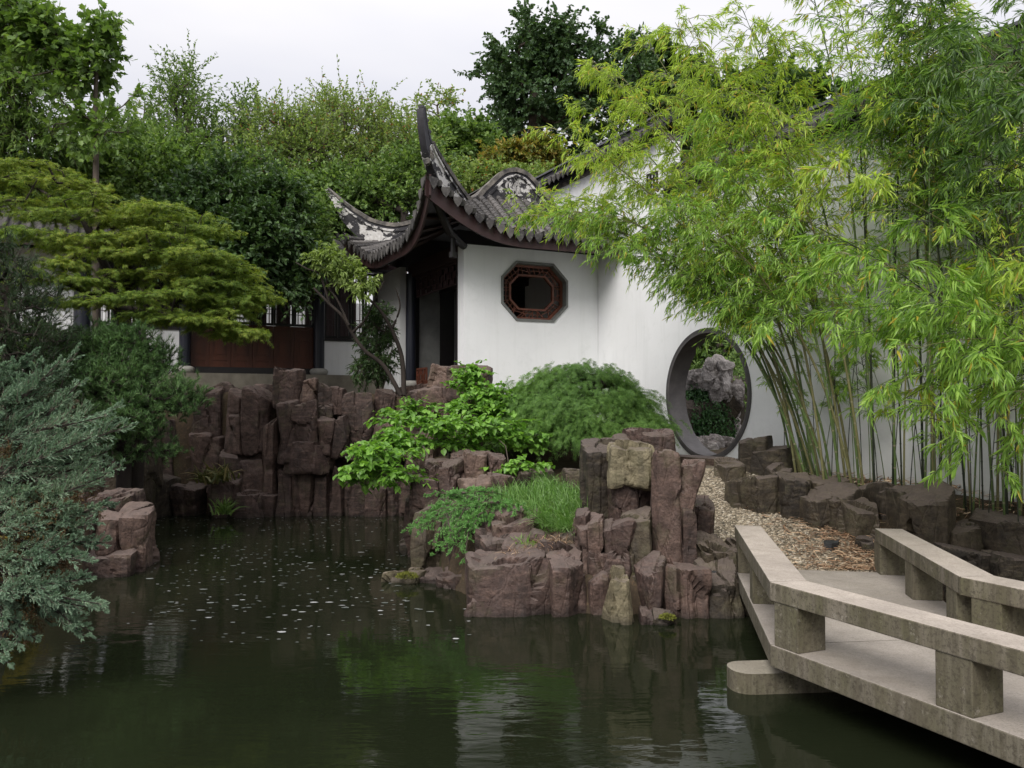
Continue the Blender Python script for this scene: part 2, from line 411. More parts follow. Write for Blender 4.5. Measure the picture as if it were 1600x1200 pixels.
def mat_straw():
    n = NT('dry_bamboo_sheath'); r = n.geo().outputs['Random Per Island']
    return n.done(n.pbr(n.ramp(r, [(0.0, (0.13, 0.075, 0.045)), (0.4, (0.33, 0.20, 0.12)), (0.75, (0.48, 0.33, 0.21)), (1.0, (0.62, 0.50, 0.36))]), 0.7, None, 0.3))
M['straw'] = mat_straw()
M['slate'] = simple('dark_slate', (0.028, 0.030, 0.032), 0.7, 0.3, 8, 0.3)
M['path_bed'] = simple('path_mortar', (0.14, 0.115, 0.08), 0.95, 0.25, 5, 0.3)
M['moss'] = simple('yellow_green_moss', (0.13, 0.14, 0.02), 0.95, 0.4, 30, 0.5)

L = {}
L['bamboo'] = leaf_mat('bamboo_leaf', [(0.085, 0.165, 0.032), (0.17, 0.30, 0.052), (0.28, 0.44, 0.085), (0.44, 0.60, 0.17)], 0.46, 0.4, 0.4, accent=(0.50, 0.40, 0.06), accent_at=0.97)
L['bamboo_yellow'] = leaf_mat('bamboo_leaf_yellow_green', [(0.14, 0.20, 0.032), (0.25, 0.36, 0.052), (0.38, 0.50, 0.080), (0.55, 0.62, 0.15)], 0.46, 0.4, 0.4, accent=(0.55, 0.42, 0.09), accent_at=0.95)
L['bamboo_dark'] = leaf_mat('bamboo_leaf_dark', [(0.035, 0.075, 0.020), (0.065, 0.13, 0.030), (0.11, 0.20, 0.035), (0.20, 0.32, 0.05)], 0.38, 0.35, 0.5)
L['maple_gold'] = leaf_mat('golden_maple_leaf', [(0.060, 0.115, 0.024), (0.12, 0.195, 0.034), (0.23, 0.285, 0.050), (0.42, 0.39, 0.075)], 0.35, 0.55, 0.25, patch=0.45, pscale=0.8)
L['pine'] = leaf_mat('pine_needle', [(0.045, 0.095, 0.035), (0.085, 0.165, 0.055), (0.15, 0.25, 0.085)], 0.15, 0.5, 0.3, patch=0.4, pscale=2)
L['pine_dark'] = leaf_mat('dark_pine_needle', [(0.015, 0.035, 0.016), (0.028, 0.055, 0.022), (0.05, 0.085, 0.03)], 0.12, 0.5, 0.3, patch=0.4)
L['juniper'] = leaf_mat('blue_juniper_scale', [(0.075, 0.13, 0.085), (0.155, 0.245, 0.165), (0.27, 0.37, 0.25), (0.42, 0.50, 0.33)], 0.15, 0.6, 0.25, tcol=(1, 1.1, 0.8), patch=0.4, pscale=1.6)
L['juniper_brown'] = leaf_mat('dry_juniper_scale', [(0.06, 0.035, 0.02), (0.13, 0.08, 0.04), (0.14, 0.14, 0.06)], 0.1, 0.7, 0.2)
L['bg_mid'] = leaf_mat('mid_green_leaf', [(0.050, 0.095, 0.028), (0.095, 0.165, 0.045), (0.15, 0.235, 0.065), (0.23, 0.32, 0.10)], 0.38, 0.5, 0.35)
L['bg_light'] = leaf_mat('light_green_leaf', [(0.08, 0.13, 0.040), (0.15, 0.22, 0.065), (0.23, 0.31, 0.10), (0.33, 0.40, 0.15)], 0.42, 0.5, 0.3, accent=(0.30, 0.15, 0.05), accent_at=0.97)
L['bg_dark'] = leaf_mat('dark_green_leaf', [(0.024, 0.052, 0.018), (0.048, 0.092, 0.030), (0.085, 0.145, 0.045)], 0.3, 0.45, 0.4)
L['bg_deep'] = leaf_mat('deep_green_leaf', [(0.035, 0.068, 0.030), (0.060, 0.112, 0.046), (0.10, 0.165, 0.07)], 0.28, 0.45, 0.4)
L['big_leaf'] = leaf_mat('broad_leaf', [(0.065, 0.12, 0.03), (0.12, 0.20, 0.05), (0.20, 0.30, 0.08)], 0.4, 0.4, 0.4)
L['orange'] = leaf_mat('orange_tipped_leaf', [(0.08, 0.12, 0.03), (0.13, 0.17, 0.04), (0.30, 0.22, 0.05), (0.45, 0.28, 0.07)], 0.35, 0.5, 0.3, patch=0.55, pscale=1.0)
L['weep'] = leaf_mat('laceleaf_maple_leaf', [(0.040, 0.090, 0.024), (0.080, 0.165, 0.038), (0.135, 0.25, 0.055), (0.20, 0.33, 0.075)], 0.3, 0.5, 0.3, patch=0.35)
L['heart'] = leaf_mat('heart_shaped_leaf', [(0.075, 0.165, 0.028), (0.125, 0.26, 0.042), (0.185, 0.36, 0.058), (0.26, 0.45, 0.09)], 0.4, 0.4, 0.45)
L['creep'] = leaf_mat('creeping_juniper_scale', [(0.075, 0.18, 0.055), (0.14, 0.30, 0.085), (0.22, 0.42, 0.13)], 0.2, 0.55, 0.3, patch=0.35)
L['grass'] = leaf_mat('grass_blade', [(0.050, 0.110, 0.024), (0.085, 0.185, 0.038), (0.14, 0.27, 0.06), (0.28, 0.40, 0.18)], 0.3, 0.35, 0.5)
L['ivy'] = leaf_mat('ivy_leaf', [(0.020, 0.060, 0.020), (0.040, 0.10, 0.030), (0.075, 0.16, 0.045)], 0.3, 0.4, 0.4)
L['strap'] = leaf_mat('strap_leaf', [(0.06, 0.05, 0.02), (0.08, 0.10, 0.03), (0.28, 0.20, 0.10)], 0.2, 0.4, 0.4)
L['olive'] = leaf_mat('small_olive_leaf', [(0.10, 0.15, 0.04), (0.18, 0.25, 0.07), (0.28, 0.36, 0.11)], 0.4, 0.45, 0.35)
L['yellow'] = leaf_mat('yellow_shrub_leaf', [(0.16, 0.13, 0.02), (0.28, 0.21, 0.03), (0.35, 0.26, 0.04)], 0.35, 0.5, 0.3)
M['culm_green'] = simple('green_bamboo_culm', (0.082, 0.125, 0.038), 0.4, 0.35, 4, 0.05)
M['culm_olive'] = simple('olive_bamboo_culm', (0.15, 0.145, 0.062), 0.45, 0.3, 4, 0.05)
M['culm_black'] = simple('black_bamboo_culm', (0.020, 0.026, 0.015), 0.4, 0.3, 4, 0.05)
M['culm_joint'] = simple('pale_bamboo_joint', (0.20, 0.19, 0.12), 0.5, 0.2, 6, 0.05)
# ------------------------------------------------------------------ plan of the place (metres; water level z = 0, camera above the origin)
U = nrm(np.array([2.07, 1.0, 0.0])); V = np.array([-U[1], U[0], 0.0]); Z = np.array([0, 0, 1.0])
G = np.array([3.34, 14.85, 0.0])                   # foot of the moon gate's axis on the wall face
C = G + 3.54 * V                                   # where the pavilion meets the tall wall
P = C - 3.04 * U                                   # free corner of the pavilion wall
GATE_Z, GATE_R = 2.31, 1.09
WALL_T = 0.34
FRAME = np.array([U, V, Z])
A0 = P - 1.0 * U - 1.0 * V                         # eave corner
F0 = P + 5.5 * V + 0.0 * U                         # right end of the hall front
HALL_Z = 2.85; PAV_Z = 2.52
def LW(a, b, z, o=A0): return o + a * U + b * V + np.array([0, 0, z])

POND = np.array([(-7, -8), (8, -8), (7.4, 5), (6.9, 6.4), (5.9, 8.3), (5.2, 8.75), (4.3, 9.0), (3.9, 9.15), (2.6, 9.2), (2.3, 8.75), (1.0, 8.55), (-0.3, 8.9), (-0.8, 9.8), (-1.15, 11), (-1.6, 12.8),
                 (-1.75, 14.5), (-1.9, 16.6), (-3.2, 17.0), (-5, 17.0), (-7.0, 16.9), (-7.6, 15), (-7.0, 12.6), (-5.2, 11.3), (-5.0, 10.2), (-5.6, 8.6), (-5.4, 6.5), (-6.2, 3)], float)
def sdist(X, Y, poly):
    """distance to polygon edge, negative inside"""
    d = np.full(X.shape, 1e9); ins = np.zeros(X.shape, bool); n = len(poly)
    for i in range(n):
        x1, y1 = poly[i]; x2, y2 = poly[(i + 1) % n]
        ex, ey = x2 - x1, y2 - y1
        t = np.clip(((X - x1) * ex + (Y - y1) * ey) / (ex * ex + ey * ey), 0, 1)
        d = np.minimum(d, np.hypot(X - x1 - t * ex, Y - y1 - t * ey))
        c = ((y1 > Y) != (y2 > Y)) & (X < (x2 - x1) * (Y - y1) / (y2 - y1 + 1e-12) + x1)
        ins ^= c
    return np.where(ins, -d, d)
HP = np.array([(-10, 18.3, 2.4), (-6, 18.2, 2.42), (-4.5, 17.6, 2.35), (-3, 17.8, 2.35), (-1.5, 17.6, 2.3), (-4, 21, 2.4), (-10, 20, 2.4), (0.5, 19, 2.3),
               (-0.6, 15.6, 1.75), (-1.2, 16.6, 2.15), (1, 15.6, 1.45), (2, 15.2, 1.2), (1.2, 14, 1.1), (0, 13, .95), (-.9, 14, 1.3), (0, 11, .72), (1.2, 10.4, .55), (1.2, 9.6, .38), (2.0, 9.6, .35), (.2, 9.6, .3), (1.8, 11.5, .8), (-.6, 12.2, .85),
               (3.2, 9.6, .42), (3.4, 10.4, .60), (2.5, 10.6, .62), (3.1, 11.4, .85), (2.3, 12.2, 1.0), (3.0, 12.7, 1.16), (3.2, 14.2, 1.2), (2.6, 14.4, 1.2), (3.7, 13.6, 1.2),
               (4.6, 12, 1.1), (5.0, 11, 1.08), (5.3, 10.4, 1.05), (4.5, 13.2, 1.12), (5.8, 9.9, 1.02), (6.1, 9.2, 1.0), (6.5, 8.4, .95), (6.9, 7.5, .9), (4.7, 10.2, .9),
               (-7.2, 11.2, .9), (-8, 9, .8), (-8.2, 15, 1.7), (-8.2, 12.5, 1.3), (-12, 10, 1.5), (-7, 5, .6), (-8, 17.3, 2.2),
               (4.35, 9.45, .32), (4.7, 9.25, .25), (5.1, 9.05, .15), (5.5, 8.75, .1), (5, 17.5, 1.3), (8, 17, 1.4), (5, 20, 1.6), (9, 12, 1.2), (10, 8, 1.2), (0, 40, 3), (-30, 30, 3), (30, 30, 2.5), (-20, 15, 2), (12, 0, .7), (0, -14, .7), (-12, -5, .7), (60, 60, 3), (-60, 60, 3), (0, 90, 4)], float)
def ground_z(X, Y):
    X = np.asarray(X, float); Y = np.asarray(Y, float); shp = X.shape; X = X.ravel(); Y = Y.ravel()
    d2 = (X[:, None] - HP[None, :, 0]) ** 2 + (Y[:, None] - HP[None, :, 1]) ** 2
    w = 1 / (d2 + 0.03) ** 1.8
    z = (w * HP[None, :, 2]).sum(1) / w.sum(1)
    s = sdist(X, Y, POND)
    k = sstep(-0.05, 0.35, s)
    z = z * k + (-0.75) * (1 - k)
    return z.reshape(shp)
def gz(x, y): return float(ground_z(np.array([x]), np.array([y]))[0])

def path_z(Y): return np.clip(0.39 + 0.25 * (np.asarray(Y) - 9.28), 0.378, 1.17)
def skew(X, Y): return Y - .172 * (X - 2.36) * np.clip(1 - (Y - 9.12) / 1.3, 0, 1)

# ------------------------------------------------------------------ ground and water
def axis_pts(lo, hi, a, b, st, far):
    mid = np.arange(a, b + 1e-6, st)
    left = a - np.cumsum(np.geomspace(st, far, 26)); right = b + np.cumsum(np.geomspace(st, far, 26))
    return np.concatenate([left[::-1], mid, right])
gx = axis_pts(0, 0, -12, 9, 0.16, 60); gy = axis_pts(0, 0, 4, 24, 0.16, 60)
GX, GY = np.meshgrid(gx, gy)
GZ = ground_z(GX, GY)
pp = np.stack([GX, GY, GX * 0], -1).reshape(-1, 3)
GZ = GZ + (0.05 * fbm(pp * 1.3, 3)).reshape(GX.shape)
# the paved way: keep the soil just below it
def path_mask(X, Y):
    cx = 3.25 - 0.055 * (Y - 9.3); return (np.abs(X - cx) < 0.95) & (Y > 9.25) & (Y < 14.7)
mk = path_mask(GX, GY); GZ = np.where(mk, np.minimum(GZ, path_z(GY) - 0.05), GZ)
mb = MB(); mb.grid(np.stack([GX, GY, GZ], -1))
structure(mb.build('ground', M['ground'], smooth=True))
mb = MB(); wx = np.linspace(-9, 9, 3); wy = np.linspace(-9, 18.5, 3); WX, WY = np.meshgrid(wx, wy)
mb.grid(np.stack([WX, WY, WX * 0], -1)); structure(mb.build('pond_water', M['water']))

# ------------------------------------------------------------------ tall white wall with moon gate
def wall_with_hole(mb, o, du, dz, rect, hole, nrmv, thick, mi=0, jamb=None):
    """o origin; du horizontal unit, dz = Z; rect (s0,s1,z0,z1); hole list of (s,z) ccw; front at o, back at o + nrmv*thick"""
    s0, s1, z0, z1 = rect; hole = np.array(hole, float); c = hole.mean(0); n = len(hole)
    d = hole - c
    # project every hole point on the rectangle
    out = []
    for x, y in d:
        t = 1e9
        if x > 1e-9: t = min(t, (s1 - c[0]) / x)
        if x < -1e-9: t = min(t, (s0 - c[0]) / x)
        if y > 1e-9: t = min(t, (z1 - c[1]) / y)
        if y < -1e-9: t = min(t, (z0 - c[1]) / y)
        out.append([c[0] + x * t, c[1] + y * t])
    out = np.array(out)
    corners = [(s1, z1), (s0, z1), (s0, z0), (s1, z0)]
    def W(sz, off): return o + sz[0] * du + sz[1] * Z + nrmv * off
    for off, flip in ((0, False), (thick, True)):
        for i in range(n):
            j = (i + 1) % n
            poly = [hole[i], out[i]]
            for cc in corners:                         # a rectangle corner between the two rays
                a = math.atan2(*(out[i] - c)[::-1]); b = math.atan2(*(out[j] - c)[::-1]); k = math.atan2(cc[1] - c[1], cc[0] - c[0])
                if ((k - a) % (2 * math.pi)) < ((b - a) % (2 * math.pi)) - 1e-7 and ((k - a) % (2 * math.pi)) > 1e-7: poly.append(np.array(cc))
            poly += [out[j], hole[j]]
            pts = [W(p, off) for p in poly]
            mb.add(pts, [list(range(len(pts)))[::(-1 if flip else 1)]], mi)

def slab(mb, o, du, rect, nrmv, thick, mi=0):
    s0, s1, z0, z1 = rect
    c = o + du * (s0 + s1) / 2 + Z * (z0 + z1) / 2 + nrmv * thick / 2
    mb.box(c, (s1 - s0, thick, z1 - z0), np.array([du, nrmv, Z]), mi)

TOPZ = 7.05; LOWZ = 5.95; SPLIT = 1.15
wall = thing('garden_wall', 'tall white plastered wall with a round moon gate, behind the bamboo', 'wall', tuple(G))
mb = MB()
cir = [(GATE_R * math.cos(t), GATE_Z + GATE_R * math.sin(t)) for t in np.linspace(0, 2 * np.pi, 73)[:-1]]
# du = V runs away from the camera; normal into the wall = +U
wall_with_hole(mb, G, V, Z, (-1.5, 1.5, 0.3, 3.8), cir, U, WALL_T)
slab(mb, G, V, (-1.5, SPLIT, 3.8, LOWZ), U, WALL_T); slab(mb, G, V, (SPLIT, 1.5, 3.8, TOPZ), U, WALL_T)
slab(mb, G, V, (-14.0, -1.5, 0.3, LOWZ), U, WALL_T)
slab(mb, G, V, (1.5, 15.0, 0.3, TOPZ), U, WALL_T)
mb.build('plaster_face', M['plaster'], wall, base=G)
# brick ring: jamb lining and raised rim
mb = MB(); th = np.linspace(0, 2 * np.pi, 97)
for (r0, r1, x0, x1, mi) in ((GATE_R - 0.035, GATE_R + 0.002, -0.02, WALL_T + 0.02, 0), (GATE_R - 0.0, GATE_R + 0.05, -0.02, 0.03, 1)):
    prof = [(r0, x0), (r1, x0), (r1, x1), (r0, x1)]
    rings = []
    for t in th:
        rad = math.cos(t) * V + math.sin(t) * Z; c0 = G + Z * GATE_Z
        rings.append([c0 + rad * r + U * x for r, x in prof])
    R_ = np.array(rings); k = 4; m = len(th)
    i = np.arange(m - 1)[:, None] * k; j = np.arange(k)[None]; l_ = (j + 1) % k
    mb.add(R_.reshape(-1, 3), np.stack([i + j, i + l_, i + k + l_, i + k + j], -1).reshape(-1, 4), mi)
mb.build('gate_ring', [M['ring_brick'], M['dark_brick']], wall, base=G)

# coping: brick band, ridge, tile rows on the face we see and drip tiles
def coping(s0, s1, tz):
    cop = MB()
    for zz, hh, off, mi in ((tz, .07, .05, 1), (tz + .07, .06, .10, 0)):
        slab(cop, G - U * off, V, (s0, s1, zz, zz + hh), U, WALL_T + 2 * off, mi)
    e0, e1 = G + s0 * V + Z * (tz + .13) + U * .21, G + s1 * V + Z * (tz + .13) + U * .21
    cop.sweep([(-.42, 0), (0, .26), (0, .30), (-.46, .035)], [e0, e1], U, Z, 0)
    cop.sweep([(.42, 0), (0, .26), (0, .30), (.46, .035)], [e0, e1], U, Z, 0)
    cop.build('coping', [M['cap_dark'], M['cap']], wall, base=G)
    rc = MB(); slab(rc, G + U * .13, V, (s0, s1, tz + .36, tz + .56), U, .16, 0)
    rc.sweep([(-.12, 0), (-.07, .07), (.07, .07), (.12, 0)], [e0 + Z * .432, e1 + Z * .432], U, Z, 0)
    rc.build('ridge', M['cap_dark'], wall, base=G)
    tr = MB(); p0 = np.array([0, 0, tz + .13]) + U * .21
    tr.tube([p0 - U * .50 + Z * .035, p0 - U * .28 + Z * .17, p0 - U * .06 + Z * .31], .055, 6)
    tme = tr.mesh('tile_row'); tme.materials.append(M['tile'])
    dr = MB(); q = p0 - U * .505 + Z * .035
    f = [(-.085, .02), (.085, .02), (.07, -.05), (0, -.13), (-.07, -.05)]
    dr.add([q + V * x + Z * y for x, y in f] + [q + V * x + Z * y + U * .02 for x, y in f], [[0, 4, 3, 2, 1], [5, 6, 7, 8, 9]])
    dme = dr.mesh('drip_tile'); dme.materials.append(M['tile'])
    for k in range(int((min(s1, 11.5) - s0) / .21)):
        s = s0 + .1 + k * 0.21
        for nm, me, ds in (('tile_row', tme, 0), ('drip_tile', dme, .105)):
            o = bpy.data.objects.new(nm, me); COL.objects.link(o); o.parent = wall; o.location = Vector(V * (s + ds))
coping(SPLIT, 15.0, TOPZ); coping(-9.5, SPLIT - .003, LOWZ)
# the small dark fretwork vent high on the wall
vb = MB(); vc = G + 1.55 * V + Z * 6.35
for a in (-.16, -.055, .055, .16):
    vb.box(vc + V * a - U * .015, (.03, .03, .34), np.array([V, U, Z]))
    vb.box(vc + Z * a - U * .019, (.34, .022, .03), np.array([V, U, Z]))
vb.build('wall_vent', M['black_wood'], wall, base=vc)

# ------------------------------------------------------------------ pavilion
pav = thing('pavilion', 'white corner pavilion with dark tiled roof, sweeping upturned eaves and octagonal window', 'pavilion', tuple(P))
WT = 0.30
top_z = 5.26
ws = 1.555; wzc = 4.41; hw, hh_, ch = .755, .60, .33
def octa(hw, hh, ch): return [(hw, -hh + ch), (hw, hh - ch), (hw - ch, hh), (-hw + ch, hh), (-hw, hh - ch), (-hw, -hh + ch), (-hw + ch, -hh), (hw - ch, -hh)]
mb = MB(); oc = [(ws + x, wzc + y) for x, y in octa(hw, hh_, ch)]
wall_with_hole(mb, P, U, Z, (0.0, 3.035, 3.2, top_z), oc, V, WT)
slab(mb, P, U, (0.0, 3.035, 0.4, 3.2), V, WT)
for e in ((0.0, -.001),):
    mb.add([P + Z * 3.2, P + V * WT + Z * 3.2, P + V * WT + Z * top_z, P + Z * top_z], [[0, 1, 2, 3]])
    mb.add([P + Z * top_z, P + V * WT + Z * top_z, P + V * WT + Z * top_z + U * 3.035, P + Z * top_z + U * 3.035], [[0, 1, 2, 3]])
mb.build('front_wall', M['plaster'], pav, base=P)

def oct_ring(mb, outer, inner, y0, y1, c, mi=0):
    n = len(outer); W = lambda p, y: c + U * p[0] + Z * p[1] + V * y
    for i in range(n):
        j = (i + 1) % n
        a, b, cc, d = outer[i], outer[j], inner[j], inner[i]
        mb.add([W(a, y0), W(b, y0), W(cc, y0), W(d, y0), W(a, y1), W(b, y1), W(cc, y1), W(d, y1)],
               [[0, 1, 2, 3], [7, 6, 5, 4], [0, 4, 5, 1], [3, 2, 6, 7]], mi)
wc = P + U * ws + Z * wzc
win = MB(); oct_ring(win, octa(hw + .0, hh_ + .0, ch), octa(hw - .045, hh_ - .045, ch - .02), -.025, WT + .02, wc)
wfr = win.build('window', M['grey_stone'], pav, base=wc)
# wooden lattice ring set back in the opening
fr = MB()
oct_ring(fr, octa(hw - .046, hh_ - .046, ch - .02), octa(hw - .095, hh_ - .095, ch - .04), .13, .20, wc)
oct_ring(fr, octa(hw - .245, hh_ - .235, ch - .13), octa(hw - .285, hh_ - .275, ch - .148), .13, .20, wc)
fr.build('window_frame', M['lattice_wood'], wfr, base=wc)
# cracked-ice fretwork between the two frames
rg = np.random.default_rng(5); O1 = np.array(octa(hw - .09, hh_ - .09, ch - .038)); O2 = np.array(octa(hw - .25, hh_ - .24, ch - .132))
lt = MB(); prev = None
for i in range(8):
    j = (i + 1) % 8; Ln = np.linalg.norm(O1[j] - O1[i]); nn = max(3, int(Ln / .085))
    for k in range(nn):
        t = (k + .5 + rg.uniform(-.3, .3)) / nn
        a = O1[i] + (O1[j] - O1[i]) * t; t2 = np.clip(t + rg.uniform(-.25, .25), 0, 1); b = O2[i] + (O2[j] - O2[i]) * t2
        m_ = a + (b - a) * rg.uniform(.35, .65)
        segs = [(a, b)]
        if prev is not None: segs.append((prev, m_))
        prev = m_
        for (p_, q_) in segs:
            d = q_ - p_; ln = np.linalg.norm(d)
            if ln < .02 or ln > .3: continue
            d = d / ln; dd = U * d[0] + Z * d[1]
            lt.box(wc + U * (p_ + q_)[0] / 2 + Z * (p_ + q_)[1] / 2 + V * .165, (ln, .03, .013), np.array([dd, V, np.cross(dd, V)]))
lt.build('window_fretwork', M['lattice_wood'], wfr, base=wc)

# roof surface
W_, L_ = 4.02, 5.3; RA, GB = 2.2, 1.2
def lift(a, b): return .86 * np.clip(1 - a / 1.9, 0, 1) ** 2 * np.clip(1 - b / 1.9, 0, 1) ** 2 if True else 0
def roof_z(a, b):
    a = np.asarray(a, float); b = np.asarray(b, float)
    aa = np.where(a > RA, 2 * RA - a, a); aa = np.clip(aa, 0, RA)
    s = aa / RA; S = 5.36 + 1.36 * (.80 * s + .20 * s * s); S = S - .10 * np.clip((s - .8) / .2, 0, 1) ** 2
    bb = np.minimum(b, L_ - b)
    Fz = 5.36 + bb * .74 + .02 * bb * bb
    z = np.where(bb < GB, np.minimum(S, Fz), S)
    lf = lambda x, y: .86 * np.clip(1 - np.clip(x, 0, 9) / 1.9, 0, 1) ** 2 * np.clip(1 - np.clip(y, 0, 9) / 1.9, 0, 1) ** 2
    return z + lf(a, b) + lf(a, L_ - b)
def flare(a, b):
    """eave corners push outwards in plan"""
    k = .22 * np.clip(1 - a / 1.6, 0, 1) ** 2; k2 = .22 * np.clip(1 - np.minimum(b, L_ - b) / 1.6, 0, 1) ** 2
    f = np.clip(1 - np.minimum(a, np.minimum(b, L_ - b)) / 1.2, 0, 1)
    da = -k2 * k * 4.5 * f; db = k * k2 * 4.5 * f * np.where(b < L_ / 2, -1, 1)
    return a + da, b + db
def RP(a, b, dz=0):
    a = np.asarray(a, float); b = np.asarray(b, float); z = roof_z(a, b) + dz; fa, fb = flare(a, b)
    return A0 + fa[..., None] * U + fb[..., None] * V + z[..., None] * Z
roof = MB(); ga = np.linspace(0, W_, 61); gb = np.concatenate([np.linspace(0, GB, 17), np.linspace(GB + .02, L_ - GB - .02, 24), np.linspace(L_ - GB, L_, 17)])
AA, BB = np.meshgrid(ga, gb); roof.grid(RP(AA, BB)); roof.grid(RP(AA, BB, -.05)[::-1])
rf = roof.build('roof', M['tile'], pav, base=A0 + Z * 5.4)
# gable triangles
for bpos, sg in ((GB, -1), (L_ - GB, 1)):
    gt = MB(); aa = np.linspace(.95, 3.45, 21); base_z = 5.36 + GB * .74
    up = RP(aa, np.full(21, bpos + .03 * -sg * -1 if False else bpos), .05); lo = up.copy(); lo[:, 2] = np.minimum(base_z - .02, up[:, 2])
    off = V * sg * .02
    gt.grid(np.stack([lo + off, up + off], 0)); gt.build('gable', M['flaked'], rf, base=A0 + bpos * V + Z * 6.4)
# flat black panel in front of the gable, for its dark pediment
gt = MB(); gc = A0 + 2.2 * U + (GB - .06) * V
gt.add([gc - U * .62 + Z * 6.36, gc + U * .62 + Z * 6.36, gc + U * .55 + Z * 6.42, gc + Z * 6.66, gc - U * .55 + Z * 6.42], [[0, 1, 2, 3, 4]])
gt.build('gable_panel', M['black_wood'], rf, base=gc + Z * 6.4)

def row_mesh(pts, r=.062):
    """one run of curved cover tiles, each lapping the next"""
    pts = np.asarray(pts); d = np.concatenate([[0], np.cumsum(np.linalg.norm(np.diff(pts, axis=0), axis=1))])
    n = max(2, int(d[-1] / .13)); t = np.linspace(0, d[-1], n + 1)
    tt = np.sort(np.concatenate([t, t[1:-1] + .004])); rr = np.empty(len(tt)); rr[0::2] = r; rr[1::2] = r * .82
    q = np.stack([np.interp(tt, d, pts[:, i]) for i in range(3)], -1)
    m = MB(); m.tube(q, rr, 7); return m
DRG = np.random.default_rng(8)
def drip(mb, c, side, out, w=.085, h=.17):
    w *= DRG.uniform(.85, 1.1); h *= DRG.uniform(.8, 1.12); c = np.asarray(c) + Z * DRG.normal(0, .008) + out * DRG.normal(0, .008); side = nrm(side + Z * DRG.normal(0, .06)); f = [(-w, .03), (w, .03), (w * 1.02, -.03), (w * .62, -h * .62), (0, -h), (-w * .62, -h * .62), (-w * 1.02, -.03)]
    a = [c + side * x + Z * y + out * .02 for x, y in f]; b = [v - out * .025 for v in a]; n = len(f)
    mb.add(a + b, [list(range(n)), list(range(2 * n - 1, n - 1, -1))])
    mb.add(a + b, [[i, i + n, (i + 1) % n + n, (i + 1) % n] for i in range(n)])
def add_row(pts, side, out):
    rm = row_mesh(pts); rm.build('tile_row', M['tile'], rf, base=np.asarray(pts[0]))
st = 0.2
for k in range(1, int(W_ / st)):
    a = k * st
    bmax = min(GB - .03, a) if a < 2 * RA - GB else min(GB - .03, max(.2, 2 * RA - a + .6))
    b = np.linspace(-.03, bmax, 12); add_row(RP(np.full(12, a), b, .035), U, -V)
for k in range(0, int(W_ / st)):
    a = k * st + st / 2
    m = MB(); fa, fb = flare(np.array(a), np.array(0.0)); c = A0 + fa * U + (fb - .04) * V + (float(roof_z(a, 0)) - .01) * Z
    drip(m, c, nrm(U + .0001), -V); m.build('drip_tile', M['tile'], rf, base=c)
for k in range(1, int(L_ / st) + 1):
    b = k * st; bb = min(b, L_ - b)
    if bb < .12: continue
    amax = RA if bb >= GB else min(RA, bb)
    a = np.linspace(-.03, amax, 16); add_row(RP(a, np.full(16, b), .035), V, -U)
for k in range(0, int(L_ / st)):
    b = k * st + st / 2
    m = MB(); fa, fb = flare(np.array(0.0), np.array(b)); c = A0 + (fa - .04) * U + fb * V + (float(roof_z(0, b)) - .01) * Z
    drip(m, c, V, -U); m.build('drip_tile', M['tile'], rf, base=c)
for k in range(int(GB / st) + 1, int((L_ - GB) / st)):       # far slope, out of sight from here
    a = np.linspace(RA, W_, 10); b = np.full(10, k * st); add_row(RP(a, b, .035), V, U)

# ridges: swept brick, lime render and mortar cap running from gable to eave tip in one line
def spline(pts, n=60):
    pts = np.asarray(pts, float); m = len(pts); t = np.linspace(0, m - 1, n); out = []
    for x in t:
        i = min(int(x), m - 2); f = x - i
        p0, p1, p2, p3 = pts[max(i - 1, 0)], pts[i], pts[i + 1], pts[min(i + 2, m - 1)]
        out.append(.5 * ((2 * p1) + (-p0 + p2) * f + (2 * p0 - 5 * p1 + 4 * p2 - p3) * f * f + (-p0 + 3 * p1 - 3 * p2 + p3) * f ** 3))
    return np.array(out)
def ridge(line, hscale, nm='ridge', tipdark=None):
    """line: ridge TOP (world); hangs down by h"""
    tg = nrm(np.gradient(line, axis=0)); side = nrm(np.cross(tg, Z)); up = nrm(np.cross(side, tg))
    h = hscale
    def band(w, t0, t1, mat, name, slc):
        m = MB(); pr = []
        pts = line[slc]; sd_, up_, hh = side[slc], up[slc], h[slc]
        Vv = np.stack([pts - sd_ * w - up_ * (hh * t1)[:, None], pts + sd_ * w - up_ * (hh * t1)[:, None], pts + sd_ * w - up_ * (hh * t0)[:, None], pts - sd_ * w - up_ * (hh * t0)[:, None]], 1)
        k = 4; n = len(pts); i = np.arange(n - 1)[:, None] * k; j = np.arange(k)[None]; l_ = (j + 1) % k
        m.add(Vv.reshape(-1, 3), np.stack([i + j, i + l_, i + k + l_, i + k + j], -1).reshape(-1, 4))
        m.add(Vv[0], [[3, 2, 1, 0]]); m.add(Vv[-1], [[0, 1, 2, 3]])
        m.build(name, mat, rf, base=pts[0])
    al = slice(0, len(line)); nt_ = len(line) if tipdark is None else tipdark
    body = slice(0, nt_)
    band(.100, 0.0, .16, M['cap'], 'ridge_cap', body)
    band(.070, .15, .28, M['cap_dark'], 'ridge_band', al)
    band(.105, .27, .36, M['flaked'], 'ridge_moulding', body)
    band(.075, .35, 1.0, M['flaked'], 'ridge_wall', body)
    if tipdark is not None:
        band(.062, 0.0, 1.0, M['cap_dark'], 'ridge_tip', slice(nt_ - 1, len(line)))
